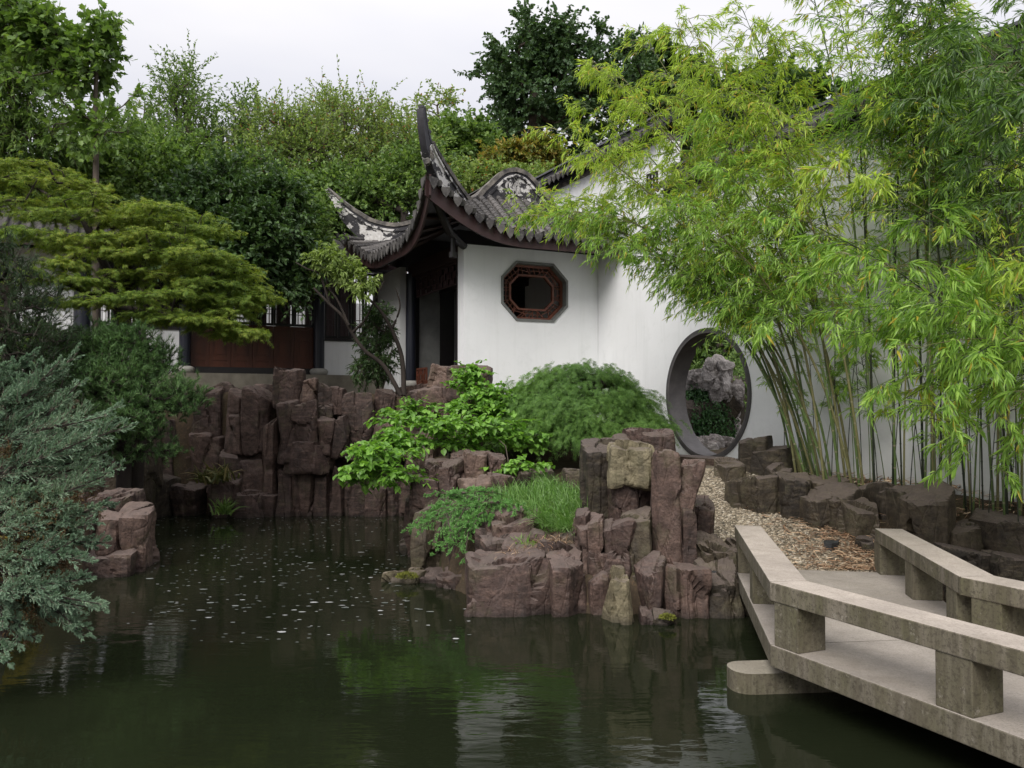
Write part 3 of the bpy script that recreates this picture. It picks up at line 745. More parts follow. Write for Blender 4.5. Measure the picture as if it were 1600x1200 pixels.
for mirror in (False, True):
    B_ = (lambda b: L_ - b) if mirror else (lambda b: b)
    ctrl = [(2.2, GB, 6.93), (1.9, GB, 6.84), (1.55, GB, 6.52), (1.29, GB - .03, 6.27), (1.05, .98, 6.17), (.77, .72, 6.27), (.40, .37, 6.46), (.12, .11, 6.62), (-.10, -.10, 6.76), (-.24, -.24, 6.97), (-.34, -.34, 7.30)]
    if mirror:
        ctrl = [(2.2, GB, 6.93), (1.9, GB, 6.84), (1.55, GB, 6.62), (1.29, GB - .03, 6.45), (1.05, .98, 6.35), (.77, .72, 6.32), (.40, .37, 6.45), (.12, .11, 6.66), (-.10, -.10, 6.86), (-.28, -.28, 7.06), (-.50, -.50, 7.30)]
    line = spline([LW(a, B_(b), z) for a, b, z in ctrl], 90)
    t = np.linspace(0, 1, 90)
    h = np.interp(t, [0, .28, .45, .62, .75, .86, 1], [.54, .56, .56, .55, .42, .26, .10 if not mirror else .06])
    ridge(line, h, tipdark=74 if not mirror else None)
    line = spline([LW(a, B_(GB), z) for a, z in ((2.2, 6.93), (2.5, 6.84), (2.85, 6.52), (3.11, 6.27), (3.4, 6.0), (3.9, 5.75))], 40)
    ridge(line, np.full(40, .54))
# stepped finial blocks on the near tip
tp = LW(-.34, -.34, 7.30)
for k, (dz, w, hh2) in enumerate(((.0, .055, .045), (-.18, .07, .045), (-.36, .08, .05))):
    m = MB(); c = LW(-.34 + .03 * k * 1.3, -.34 + .03 * k * 1.3, 7.30 + dz); m.box(c, (.15 + .05 * k, w * 1.6, hh2), np.array([nrm(U + V), nrm(U - V), Z])); m.build('tip_block', M['cap_dark'], rf, base=c)
m = MB()
for k in range(6): m.tube([LW(-.12, -.12, 6.42 + k * .045), LW(-.22, -.22, 6.43 + k * .045)], .09 - .008 * abs(k - 2.5), 8)
m.build('carved_finial', M['cap'], rf, base=LW(-.12, -.12, 6.5))
# main rolled ridge hump along the top
m = MB(); m.sweep([(-.5, -.16), (-.3, -.02), (0, .04), (.3, -.02), (.5, -.16)], [LW(RA, GB, 6.76), LW(RA, L_ - GB, 6.76)], U, Z, 0); m.build('roof_crown', M['tile'], rf, base=LW(RA, GB, 6.7))

# fascia boards, soffit, rafters
def eave_strip(name, line, outv, z0, z1, th, mat, parent):
    m = MB(); line = np.asarray(line); zz0 = np.broadcast_to(z0, len(line)); zz1 = np.broadcast_to(z1, len(line))
    Vv = np.stack([line + Z * zz0[:, None], line + Z * zz1[:, None], line + Z * zz1[:, None] - outv * th, line + Z * zz0[:, None] - outv * th], 1)
    n = len(line); i = np.arange(n - 1)[:, None] * 4; j = np.arange(4)[None]; l_ = (j + 1) % 4
    m.add(Vv.reshape(-1, 3), np.stack([i + j, i + l_, i + 4 + l_, i + 4 + j], -1).reshape(-1, 4)); m.add(Vv[0], [[0, 1, 2, 3]]); m.add(Vv[-1], [[3, 2, 1, 0]])
    return m.build(name, mat, parent, base=line[0])
aa = np.linspace(0, W_, 50); bd = np.linspace(0, L_, 60)
fl = RP(aa + 0, np.zeros(50)) + V * .05
ex = np.interp(aa, [0, .3, 1.6, 4], [.40, .36, .27, .25])
eave_strip('fascia_board', fl, -V, -ex, -.03, .04, M['brown_wood'], rf)
fl = RP(np.zeros(60), bd) + U * .05; bb = np.minimum(bd, L_ - bd); ex = np.interp(bb, [0, .3, 1.6, 4], [.40, .36, .27, .25])
eave_strip('fascia_board', fl, -U, -ex, -.03, .04, M['brown_wood'], rf)
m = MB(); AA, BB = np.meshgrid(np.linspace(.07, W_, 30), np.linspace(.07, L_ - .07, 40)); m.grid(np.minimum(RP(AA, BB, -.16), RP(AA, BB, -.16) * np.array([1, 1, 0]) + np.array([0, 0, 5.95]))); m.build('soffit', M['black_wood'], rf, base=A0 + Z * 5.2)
raf = MB(); raf.tube([[0, 0, 0], [1.15, 0, .62]], .04, 6); raf_me = raf.mesh('rafter'); raf_me.materials.append(M['brown_wood'])
for k in range(1, 15):
    b = .25 + k * .33
    m = MB(); pts = RP(np.linspace(.06, 1.1, 5), np.full(5, b), -.21); m.tube(pts, .04, 6); m.build('rafter', M['brown_wood'], rf, base=pts[0])
for k in range(1, 11):
    a = .25 + k * .33
    m = MB(); pts = RP(np.full(5, a), np.linspace(.06, 1.0, 5), -.21); m.tube(pts, .04, 6); m.build('rafter', M['brown_wood'], rf, base=pts[0])
# hip beam under the corner
m = MB(); m.tube([LW(1.0, 1.0, 5.22), LW(.5, .5, 5.36), LW(.1, .1, 5.75), LW(-.1, -.1, 6.05)], [.08, .08, .07, .06], 8); m.build('hip_beam', M['black_wood'], rf, base=LW(1, 1, 5.2))
m = MB(); m.tube([LW(.62, .62, 5.42), LW(.62, .62, 4.98)], .05, 8); m.tube([LW(.62, .62, 5.0), LW(.62, .62, 4.9)], .085, 8); m.build('hanging_post', M['black_wood'], rf, base=LW(.62, .62, 5.1))
# beams over wall and opening
def beam(name, p, q, w, h, mat, parent):
    p = np.asarray(p, float); q = np.asarray(q, float); d = nrm(q - p); s_ = nrm(np.cross(d, Z)); m = MB()
    m.box((p + q) / 2, (np.linalg.norm(q - p), w, h), np.array([d, s_, np.cross(s_, d)])); return m.build(name, mat, parent, base=p)
beam('eave_beam', P + V * .15 + Z * 5.40 - U * .12, P + V * .15 + Z * 5.40 + U * 3.03, .28, .26, M['black_wood'], pav)
beam('eave_beam', P + U * .14 + Z * 5.18 + V * .31, P + U * .14 + Z * 5.18 + V * 3.4, .22, .30, M['brown_wood'], pav)
beam('eave_beam', P + V * 3.3 + Z * 5.18 + U * .26, P + V * 3.3 + Z * 5.18 + U * 3.03, .22, .30, M['brown_wood'], pav)
def column(base, h, r, parent, mat=M['blue_black']):
    c = thing_part('column', base, parent)
    m = MB(); m.tube([base + Z * .16, base + Z * h], r, 14); m.build('shaft', mat, c, smooth=True, base=base)
    m = MB(); m.tube([base, base + Z * .03, base + Z * .09, base + Z * .14, base + Z * .165], [r * 1.25, r * 1.55, r * 1.75, r * 1.5, r * 1.1], 16); m.build('drum_base', M['podium_light'], c, smooth=True, base=base)
    return c
def thing_part(name, base, parent):
    o = bpy.data.objects.new(name, None); COL.objects.link(o); o.parent = parent; o.empty_display_size = .1
    pw = Vector((0, 0, 0)); p = parent
    while p is not None: pw += p.location; p = p.parent
    o.location = Vector(base) - pw; return o
M['podium_light'] = simple('pale_column_stone', (0.36, 0.35, 0.32), 0.8, 0.15, 6, 0.2)
cB = P + 3.25 * V + U * .05 + Z * PAV_Z
column(cB, 2.6, .115, pav)
column(P + V * .42 + U * .12 + Z * PAV_Z, 2.6, .10, pav, M['black_wood'])
# floor slab and front step
m = MB(); c = P + U * 1.45 + V * 1.95 + Z * (PAV_Z - .28); m.box(c, (3.3, 3.3, .5), FRAME); m.build('floor_slab', M['floor_stone'], pav, base=c)
m = MB(); c = P - U * .35 + V * 2.0 + Z * (PAV_Z - .30); m.box(c, (.42, 3.4, .36), FRAME); m.build('step', M['podium_light'], pav, base=c)
# hanging fretwork under the beam and the fret bench at the foot of the column
def fret_panel(p, d, L, h, name, parent, mat, cell=.16, r=.017):
    q = MB(); n = max(2, int(L / cell)); k = max(1, int(round(h / cell)))
    nn = np.cross(d, Z); ax = np.array([d, nn, Z])
    q.box(p + d * L / 2 + Z * h, (L, .04, .04), ax); q.box(p + d * L / 2, (L, .04, .03), ax)
    for i in range(n + 1): q.box(p + d * (i * L / n) + Z * h / 2, (r * 1.4, .03, h), ax)
    for j in range(1, k):
        for i in range(n):
            if (i + j) % 2: q.box(p + d * ((i + .5) * L / n) + Z * (j * h / k), (L / n, .028, r * 1.2), ax)
    for j in range(k):
        for i in range(n):
            if (i + j) % 2 == 0: q.box(p + d * ((i + .5) * L / n) + Z * ((j + .5) * h / k), (r * 1.2, .028, h / k * .96), ax)
    return q.build(name, mat, parent, base=p)
fret_panel(P + U * .14 + V * .55 + Z * 4.58, V, 2.55, .42, 'hanging_fretwork', pav, M['brown_wood'])
fret_panel(P + U * .14 + V * 2.45 + Z * (PAV_Z + .02), V, .62, .40, 'fret_bench_panel', pav, M['lattice_wood'], .13, .028)
# half open door leaves and grey inner panels
for i, (b0, a0, wd_) in enumerate(((.95, .75, .42), (1.55, .75, .42), (2.25, .75, .36))):
    d = nrm(V * .8 + U * .6 * (1 if i % 2 else .6)); p_ = P + U * a0 + V * b0 + Z * PAV_Z
    m = MB(); ax = np.array([d, np.cross(d, Z), Z])
    m.box(p_ + d * wd_ / 2 + Z * 1.2, (wd_, .04, 2.3), ax)
    dl = m.build('door_leaf', M['black_wood'], pav, base=p_)
    m = MB(); m.box(p_ + d * wd_ / 2 + Z * 1.6 + np.cross(d, Z) * .024, (wd_ * .6, .01, 1.2), ax); m.build('door_pane', M['grey_stone'], dl, base=p_)
beam('door_rail', P + U * .75 + V * .4 + Z * 4.9, P + U * .75 + V * 3.2 + Z * 4.9, .06, .4, M['black_wood'], pav)
# wall panel at the back of the room, ceiling
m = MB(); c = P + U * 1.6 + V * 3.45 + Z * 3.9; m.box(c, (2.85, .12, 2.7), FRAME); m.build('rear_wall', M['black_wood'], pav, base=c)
for da, w in ((.55, .5), (1.35, .35), (2.1, .6)):
    m = MB(); c = P + U * da + V * 3.38 + Z * 3.75; m.box(c, (w, .02, 2.1), FRAME); m.build('rear_panel', M['grey_stone'], pav, base=c)
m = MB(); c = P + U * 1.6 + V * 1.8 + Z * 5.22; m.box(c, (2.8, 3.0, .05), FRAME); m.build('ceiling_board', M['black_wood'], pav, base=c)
m = MB(); c = P + U * .98 + V * 1.4 + Z * 3.85; m.box(c, (.10, .10, 2.6), FRAME); m.build('inner_post', M['black_wood'], pav, base=c)

# ------------------------------------------------------------------ hall with red-brown doors
hall = thing('garden_hall', 'long dark hall with red-brown panel doors and white dado walls behind the rocks', 'hall', tuple(F0))
def s_px(px, off=0.0):
    """distance s to the left of F0 along -U for an image column"""
    k = (px - 800) / F_PX; o = F0 - V * off
    return (o[0] - k * o[1]) / (U[0] - k * U[1])
def HF(s, z, off=0.0): return F0 - U * s - V * off + Z * z
HFR = np.array([-U, -V, Z])
def hbox(name, s0, s1, z0, z1, y0, y1, mat, parent=None, label=None):
    m = MB(); c = HF((s0 + s1) / 2, (z0 + z1) / 2, (y0 + y1) / 2); m.box(c, (s1 - s0, y1 - y0, z1 - z0), HFR)
    return m.build(name, mat, parent or hall, base=c, label=label)
sR = -.1; sD1 = s_px(490); sD0 = s_px(291); sW = s_px(507); sL = s_px(208); sLL = s_px(30)
hz = HALL_Z
hbox('podium', sR - .6, sLL + 2, 1.9, hz, -4.5, .55, M['podium'])
hbox('dado_wall', -.55, s_px(503), hz, hz + .84, -.12, .1, M['plaster'])
hbox('dado_wall', s_px(287), s_px(196), hz, hz + .98, -.12, .1, M['plaster'])
hbox('end_wall', s_px(150), s_px(139), hz, 5.6, -.12, .12, M['plaster'])
hbox('end_wall', s_px(113), s_px(20), hz, 5.6, -.12, .10, M['plaster'])
for px, w in ((497, .15), (288, .12), (127, .20)):
    s = s_px(px, .1); column(HF(s, hz, .16), 2.75, .13 if w < .2 else .17, hall)
hbox('sill_rail', -.5, s_px(503), hz + .84, hz + .90, -.13, .13, M['black_wood'])
hbox('sill_rail', s_px(287), s_px(150), hz + .98, hz + 1.04, -.13, .13, M['black_wood'])
hbox('lintel', sR - .3, sLL + 1, 5.45, 5.75, -.15, .18, M['black_wood'])
hbox('ceiling_board', sR, sLL + 1, 5.78, 5.82, -4.2, .5, M['black_wood'])
hbox('threshold', sD1, sD0, hz, hz + .16, -.1, .1, M['black_wood'])
# lattice window leaves; the bars let the added white wall behind show through
def lattice_leaf(s0, s1, z0, z1, parent, name='window', mid=True, y=0.0):
    m = MB(); c = HF((s0 + s1) / 2, (z0 + z1) / 2, y); w = s1 - s0; h = z1 - z0
    def bx(ds, dz, ww, hh, t=.035): m.box(c - U * ds + Z * dz, (ww, t, hh), HFR)
    bx(-w / 2 + .025, 0, .05, h, .05); bx(w / 2 - .025, 0, .05, h, .05); bx(0, h / 2 - .03, w - .1, .06, .05); bx(0, -h / 2 + .03, w - .1, .06, .05)
    fr_ = m.build(name, M['black_wood'], parent, base=c)
    m = MB(); n = max(3, int(w / .085))
    for i in range(1, n): m.box(c - U * (-w / 2 + i * w / n), (.018, .03, h - .1), HFR)
    for dz in (-.3, -.22, .22, .3): m.box(c + Z * dz * h, (w - .1, .024, .016), HFR)
    m.build('window_lattice', M['brown_wood'], fr_, base=c)
    return fr_
nd = 6
for i in range(nd):
    a = sD1 + (sD0 - sD1) * i / nd + .003; b = sD1 + (sD0 - sD1) * (i + 1) / nd - .003
    c = HF((a + b) / 2, hz + .16, 0); door = thing_part('door_leaf', c, hall)
    m = MB(); w = b - a; cc = HF((a + b) / 2, hz + .66, 0)
    for ds in (-w / 2 + .04, w / 2 - .04): m.box(cc - U * ds, (.08, .06, 1.0), HFR)
    for dz in (-.46, -.30, .20, .46): m.box(cc + Z * dz, (w - .16, .06, .08), HFR)
    m.build('door_frame', M['red_wood'], door, base=cc)
    m = MB(); m.box(cc + Z * -.05, (w - .16, .03, .42), HFR); m.box(cc + Z * .33, (w - .16, .03, .18), HFR); m.box(cc - Z * .38, (w - .16, .03, .08), HFR)
    m.box(cc - Z * .05 - V * .02, (w - .26, .02, .30), HFR)
    m.build('door_panel', M['red_wood'], door, base=cc)
    lattice_leaf(a, b, hz + 1.17, 5.42, door, 'door_window')
sa, sb = .05, s_px(505); nwin = 4
for i in range(nwin): lattice_leaf(sa + (sb - sa) * i / nwin + .01, sa + (sb - sa) * (i + 1) / nwin - .01, hz + .92, 5.42, hall)
sa, sb = s_px(286), s_px(151); nwin = 7
for i in range(nwin): lattice_leaf(sa + (sb - sa) * i / nwin + .01, sa + (sb - sa) * (i + 1) / nwin - .01, hz + 1.06, 5.42, hall)
# connecting white wall between hall and pavilion
m = MB(); c = P + V * 4.6 + U * .02 + Z * 3.9; m.box(c, (.15, 1.7, 2.9), FRAME); m.build('side_wall', M['plaster_grey'], hall, base=c)
# rear wall of the hall with tall openings
D_ = -4.0
for s0, s1 in ((-.5, s_px(532)), (s_px(505), s_px(489)), (s_px(462), s_px(431)), (s_px(393), s_px(228)), (s_px(196), s_px(178)), (s_px(158), sLL + 1)):
    hbox('rear_wall', min(s0, s1), max(s0, s1), hz, 5.78, D_ - .1, D_, M['brown_wood'])
hbox('rear_wall', -.5, sLL + 1, 5.02, 5.78, D_ - .22, D_ - .12, M['brown_wood'])
hbox('rear_wall', -.5, sLL + 1, hz, hz + 1.25, D_ - .22, D_ - .12, M['brown_wood'])
# roof of the hall
m = MB(); NS = 3
for sg, y0, y1 in ((1, 1.05, -2.0), (-1, -2.0, -5.2)):
    pts = []
    for t in np.linspace(0, 1, 9):
        y = y0 + (y1 - y0) * t; q_ = t if sg == 1 else 1 - t; z = 5.62 + 1.55 * (.75 * q_ + .25 * q_ * q_)
        pts.append([HF(-.2, z, y), HF(sLL + 2, z, y)])
    m.grid(np.array(pts))
hr = m.build('roof', M['tile'], hall, base=HF(0, 5.6))
rp = [HF(0, 5.62 + 1.55 * (.75 * t + .25 * t * t) + .03, 1.08 - 3.1 * t) for t in np.linspace(0, 1, 7)]
rme = row_mesh(rp); rme = rme.mesh('tile_row'); rme.materials.append(M['tile'])
dmm = MB(); drip(dmm, HF(0, 5.62, 1.08), U, -V); dmm = dmm.mesh('drip_tile'); dmm.materials.append(M['tile'])
for k in range(int((sLL + 2) / .22)):
    for nm, me, ds in (('tile_row', rme, 0), ('drip_tile', dmm, .11)):
        o = bpy.data.objects.new(nm, me); COL.objects.link(o); o.parent = hr; o.location = Vector(-U * (k * .22 + ds)) - hr.location - hall.location
m = MB(); m.sweep([(-.1, 0), (-.1, .35), (.1, .35), (.1, 0)], [HF(-.2, 7.1, -2.0), HF(sLL + 2, 7.1, -2.0)], V, Z); m.build('ridge', M['cap_dark'], hr, base=HF(0, 7.1, -2))
hbox('fascia_board', -.2, sLL + 2, 5.38, 5.58, .98, 1.02, M['brown_wood'])
# white wall added behind the hall so its lattice shows bright
m = MB(); c = HF(4.5, 3.7, -9.5); m.box(c, (16, .3, 4.2), HFR); o = m.build('backing_wall', M['plaster'], base=c); tag(o, 'white wall added behind the hall to show bright through its lattice', 'wall')

# ------------------------------------------------------------------ zigzag concrete footbridge
DZ, DT, BZ, BT, BW = 0.39, 0.155, 0.84, 0.135, 0.27
J1 = np.array([1.855, 6.25, 0]); J2 = np.array([3.31, 6.39, 0])
D1 = nrm(np.array([.169, .985, 0])); D2 = nrm(np.array([.406, -.914, 0])); D3 = nrm(np.array([-.93, -.37, 0]))
N1 = np.array([D1[1], -D1[0], 0]); N2 = np.array([-D2[1], D2[0], 0])
def isect(p, d, q, e):
    A = np.array([[d[0], -e[0]], [d[1], -e[1]]]); t = np.linalg.solve(A, (q - p)[:2]); return p + d * t[0]
E1 = J1 + D1 * 3.0                       # far end, left bench
L3 = J1 + D2 * 5.3                       # the bridge turns again near the photographer
bridge = thing('footbridge', 'zigzag grey concrete footbridge with low bench rails over the pond', 'bridge', tuple(J1))
WD = 1.41 + BW                           # deck width
def offset_line(w):
    a = E1 + N1 * w; j = isect(E1 + N1 * w, D1, J1 + N2 * w, D2)
    N3 = np.array([-D3[1], D3[0], 0])
    k = isect(J1 + N2 * w, D2, L3 + N3 * w, D3)
    return a, j, k, k + D3 * 4.2
def prism(mb, a, b, z0, z1, mi=0):
    """a, b: two matching polylines; closed box strips between them"""
    a = np.asarray(a); b = np.asarray(b); n = len(a)
    Vv = np.stack([a * [1, 1, 0] + Z * z0, b * [1, 1, 0] + Z * z0, b * [1, 1, 0] + Z * z1, a * [1, 1, 0] + Z * z1], 1)
    i = np.arange(n - 1)[:, None] * 4; j = np.arange(4)[None]; l_ = (j + 1) % 4
    mb.add(Vv.reshape(-1, 3), np.stack([i + j, i + l_, i + 4 + l_, i + 4 + j], -1).reshape(-1, 4), mi)
    mb.add(Vv[0], [[3, 2, 1, 0]], mi); mb.add(Vv[-1], [[0, 1, 2, 3]], mi)
la, lb = offset_line(0.0), offset_line(WD)
# deck in three cast spans with fine joints between
gap = .004
for i in range(3):
    a0, a1 = la[i], la[i + 1]; b0_, b1_ = lb[i], lb[i + 1]
    da, db = nrm(a1 - a0) * gap, nrm(b1_ - b0_) * gap
    mb = MB(); prism(mb, [a0 + da, a1 - da], [b0_ + db, b1_ - db], DZ - DT, DZ); dk = mb.build('deck', M['concrete_deck'], bridge, base=a0)
    bm_ = dk.modifiers.new('edge', 'BEVEL'); bm_.width = .008; bm_.segments = 2
def bench(w0, w1, label):
    A_ = offset_line(w0); B_ = offset_line(w1)
    for i in range(3):
        a0, a1, b0_, b1_ = A_[i], A_[i + 1], B_[i], B_[i + 1]
        cuts = [0, 1] if i != 1 else ([0, .462, 1] if w0 == 0 else [0, .55, 1])
        for c0, c1 in zip(cuts[:-1], cuts[1:]):
            p0, p1 = a0 + (a1 - a0) * c0, a0 + (a1 - a0) * c1; q0, q1 = b0_ + (b1_ - b0_) * c0, b0_ + (b1_ - b0_) * c1
            d = nrm(p1 - p0) * .003
            mb = MB(); prism(mb, [p0 + d, p1 - d], [q0 + d, q1 - d], BZ - BT, BZ)
            o = mb.build('bench_beam', M['concrete'], bridge, base=p0, label=label); bv = o.modifiers.new('edge', 'BEVEL'); bv.width = .008; bv.segments = 2
def support(c, d, wl=.24, ww=.25):
    n = np.array([-d[1], d[0], 0]); mb = MB(); z = (DZ + BZ - BT) / 2
    mb.box(c + Z * z, (wl, ww, BZ - BT - DZ), np.array([d, n, Z])); o = mb.build('bench_support', M['concrete_grey'], bridge, base=c + Z * DZ)
    bv = o.modifiers.new('edge', 'BEVEL'); bv.width = .006; bv.segments = 2
bench(0.0, BW, 'near bench beam, pale worn top and green streaked side')
bench(1.41, 1.41 + BW, 'far bench beam along the right side of the deck')
for s in (.13, 1.48, 2.72, 4.0): support(J1 + D2 * (s + .02) + N2 * (BW / 2), D2)
for s in (1.42, 2.82): support(J1 + D1 * s + N1 * (BW / 2), D1)
r1 = offset_line(1.41 + BW / 2)
for s in (.2, 1.35, 2.5): support(r1[1] + D1 * s, D1)
for s in (.16, 1.5, 2.9): support(r1[1] + D2 * s, D2)
for i, s in enumerate((.5, 2.2)): support(offset_line(BW / 2)[2] + D3 * s, D3)
# rounded pier footing
def pier(c, d, Ln, w, z0, z1):
    mb = MB(); n = np.array([-d[1], d[0], 0]); out = []
    r = w * .42
    for cx, cy, t0 in ((0, 1, 90), (0, -1, 180)):
        for t in np.linspace(t0, t0 + 90, 7):
            tt = math.radians(t); sx = r * 1.0; out.append(d * (sx + sx * math.cos(tt)) + n * ((w / 2 - r) * cy + r * math.sin(tt)))
    out += [d * Ln - n * w / 2, d * Ln + n * w / 2]
    k = len(out); bot = [c + v + Z * z0 for v in out]; top = [c + v + Z * z1 for v in out]
    mb.add(bot + top, [[i, (i + 1) % k, (i + 1) % k + k, i + k] for i in range(k)]); mb.add(top, [list(range(k))]); mb.add(bot, [list(range(k))[::-1]])
    o = mb.build('pier_footing', M['concrete_grey'], bridge, base=c); bv = o.modifiers.new('edge', 'BEVEL'); bv.width = .02; bv.segments = 2
pier(np.array([1.62, 6.50, 0]), nrm(np.array([1, .10, 0])), 2.1, .33, -.6, .15)
mb = MB(); mb.box(J1 + N2 * .9 + D2 * .1 + Z * -.2, (.3, 1.2, .85), np.array([nrm(np.array([1, .1, 0])), nrm(np.array([-.1, 1, 0])), Z])); 
pier(J1 + D2 * 4.6 + N2 * -.2 , N2, 2.1, .36, -.6, .165)

# ------------------------------------------------------------------ paved way to the moon gate
pl = thing('garden_path', 'pebble mosaic path with dark stone insets climbing from bridge to moon gate', 'path', (3.2, 9.3, .39))
pl['kind'] = 'structure'
def pedge(Y):
    c = 3.25 - .055 * (Y - 9.3); return c - .98, c + .98
mb = MB(); Yp = np.concatenate([np.linspace(9.19, 14.6, 40)]); rows = []
for y in Yp:
    a, b = pedge(y); rows.append([[x, float(skew(x, y)), float(path_z(y)) + .004] for x in np.linspace(a, b, 8)])
mb.grid(np.array(rows)[:, ::-1]); mb.build('paving_bed', M['path_bed'], pl, base=np.array([3.2, 9.3, .39]))
rg = np.random.default_rng(11)
# pebbles set on edge
n = 15000; Yq = 9.21 + (12.9 - 9.28) * rg.random(n) ** 1.15; xa = 3.25 - .055 * (Yq - 9.3); Xq = xa + rg.uniform(-.97, .97, n); Zq = path_z(Yq) + .006
Yq = skew(Xq, Yq); PB = np.stack([Xq, Yq, Zq], 1); ang = rg.normal(.6, .35, n); lr = rg.uniform(.016, .030, n); wr = lr * rg.uniform(.4, .6, n); hr_ = rg.uniform(.008, .014, n)
ca, sa_ = np.cos(ang), np.sin(ang); E = np.stack([ca, sa_, ang * 0], 1); Fp = np.stack([-sa_, ca, ang * 0], 1)
vv = np.stack([PB + E * lr[:, None], PB + Fp * wr[:, None], PB - E * lr[:, None], PB - Fp * wr[:, None], PB + E * (lr * .45)[:, None] + Z * hr_[:, None], PB - E * (lr * .45)[:, None] + Z * hr_[:, None]], 1)
mb = MB(); f = np.array([[0, 1, 4], [1, 2, 5], [2, 3, 5], [3, 0, 4], [1, 5, 4], [3, 4, 5]])
mb.add(vv.reshape(-1, 3), (np.arange(n)[:, None, None] * 6 + f[None]).reshape(-1, 3)); mb.build('pebble', M['pebble'], pl, kind='stuff', base=np.array([3.2, 9.3, .39]))
# dark insets and the stepping slabs at the gate
def flat_stone(c, w, d, h, rot, mat, name, parent, label=None, seed=0):
    r_ = np.random.default_rng(seed); k = 9; an = np.linspace(0, 2 * np.pi, k + 1)[:-1] + r_.uniform(-.2, .2, k); rr = r_.uniform(.86, 1.1, k)
    sq = 1 / np.maximum(np.abs(np.cos(an)), np.abs(np.sin(an))) ** .7
    x = np.cos(an) * rr * sq * w / 2; y = np.sin(an) * rr * sq * d / 2; cr_, sr_ = math.cos(rot), math.sin(rot)
    q = np.stack([x * cr_ - y * sr_, x * sr_ + y * cr_, x * 0], 1) + np.asarray(c)
    mb = MB(); mb.add(np.concatenate([q - Z * .1, q + Z * h]), [[i, (i + 1) % k, (i + 1) % k + k, i + k] for i in range(k)]); mb.add(q + Z * h, [list(range(k))])
    return mb.build(name, mat, parent, base=np.asarray(c), label=label)
for i, (px, py, w, d) in enumerate(((1108, 775, .42, .26), (1170, 811, .5, .2), (1205, 818, .3, .22), (1290, 850, .55, .2), (1213, 842, .22, .16), (1300, 873, .5, .16), (1140, 770, .2, .15))):
    z = .8
    for _ in range(8):
        q = onz(px, py, z); z = float(path_z(q[1] + .172 * (q[0] - 2.36) * np.clip(1 - (q[1] - 9.12) / 1.3, 0, 1)))
    flat_stone((q[0], q[1], z), w, d, .036, .1 + .2 * i, M['slate'], 'inset_stone', pl, seed=i)
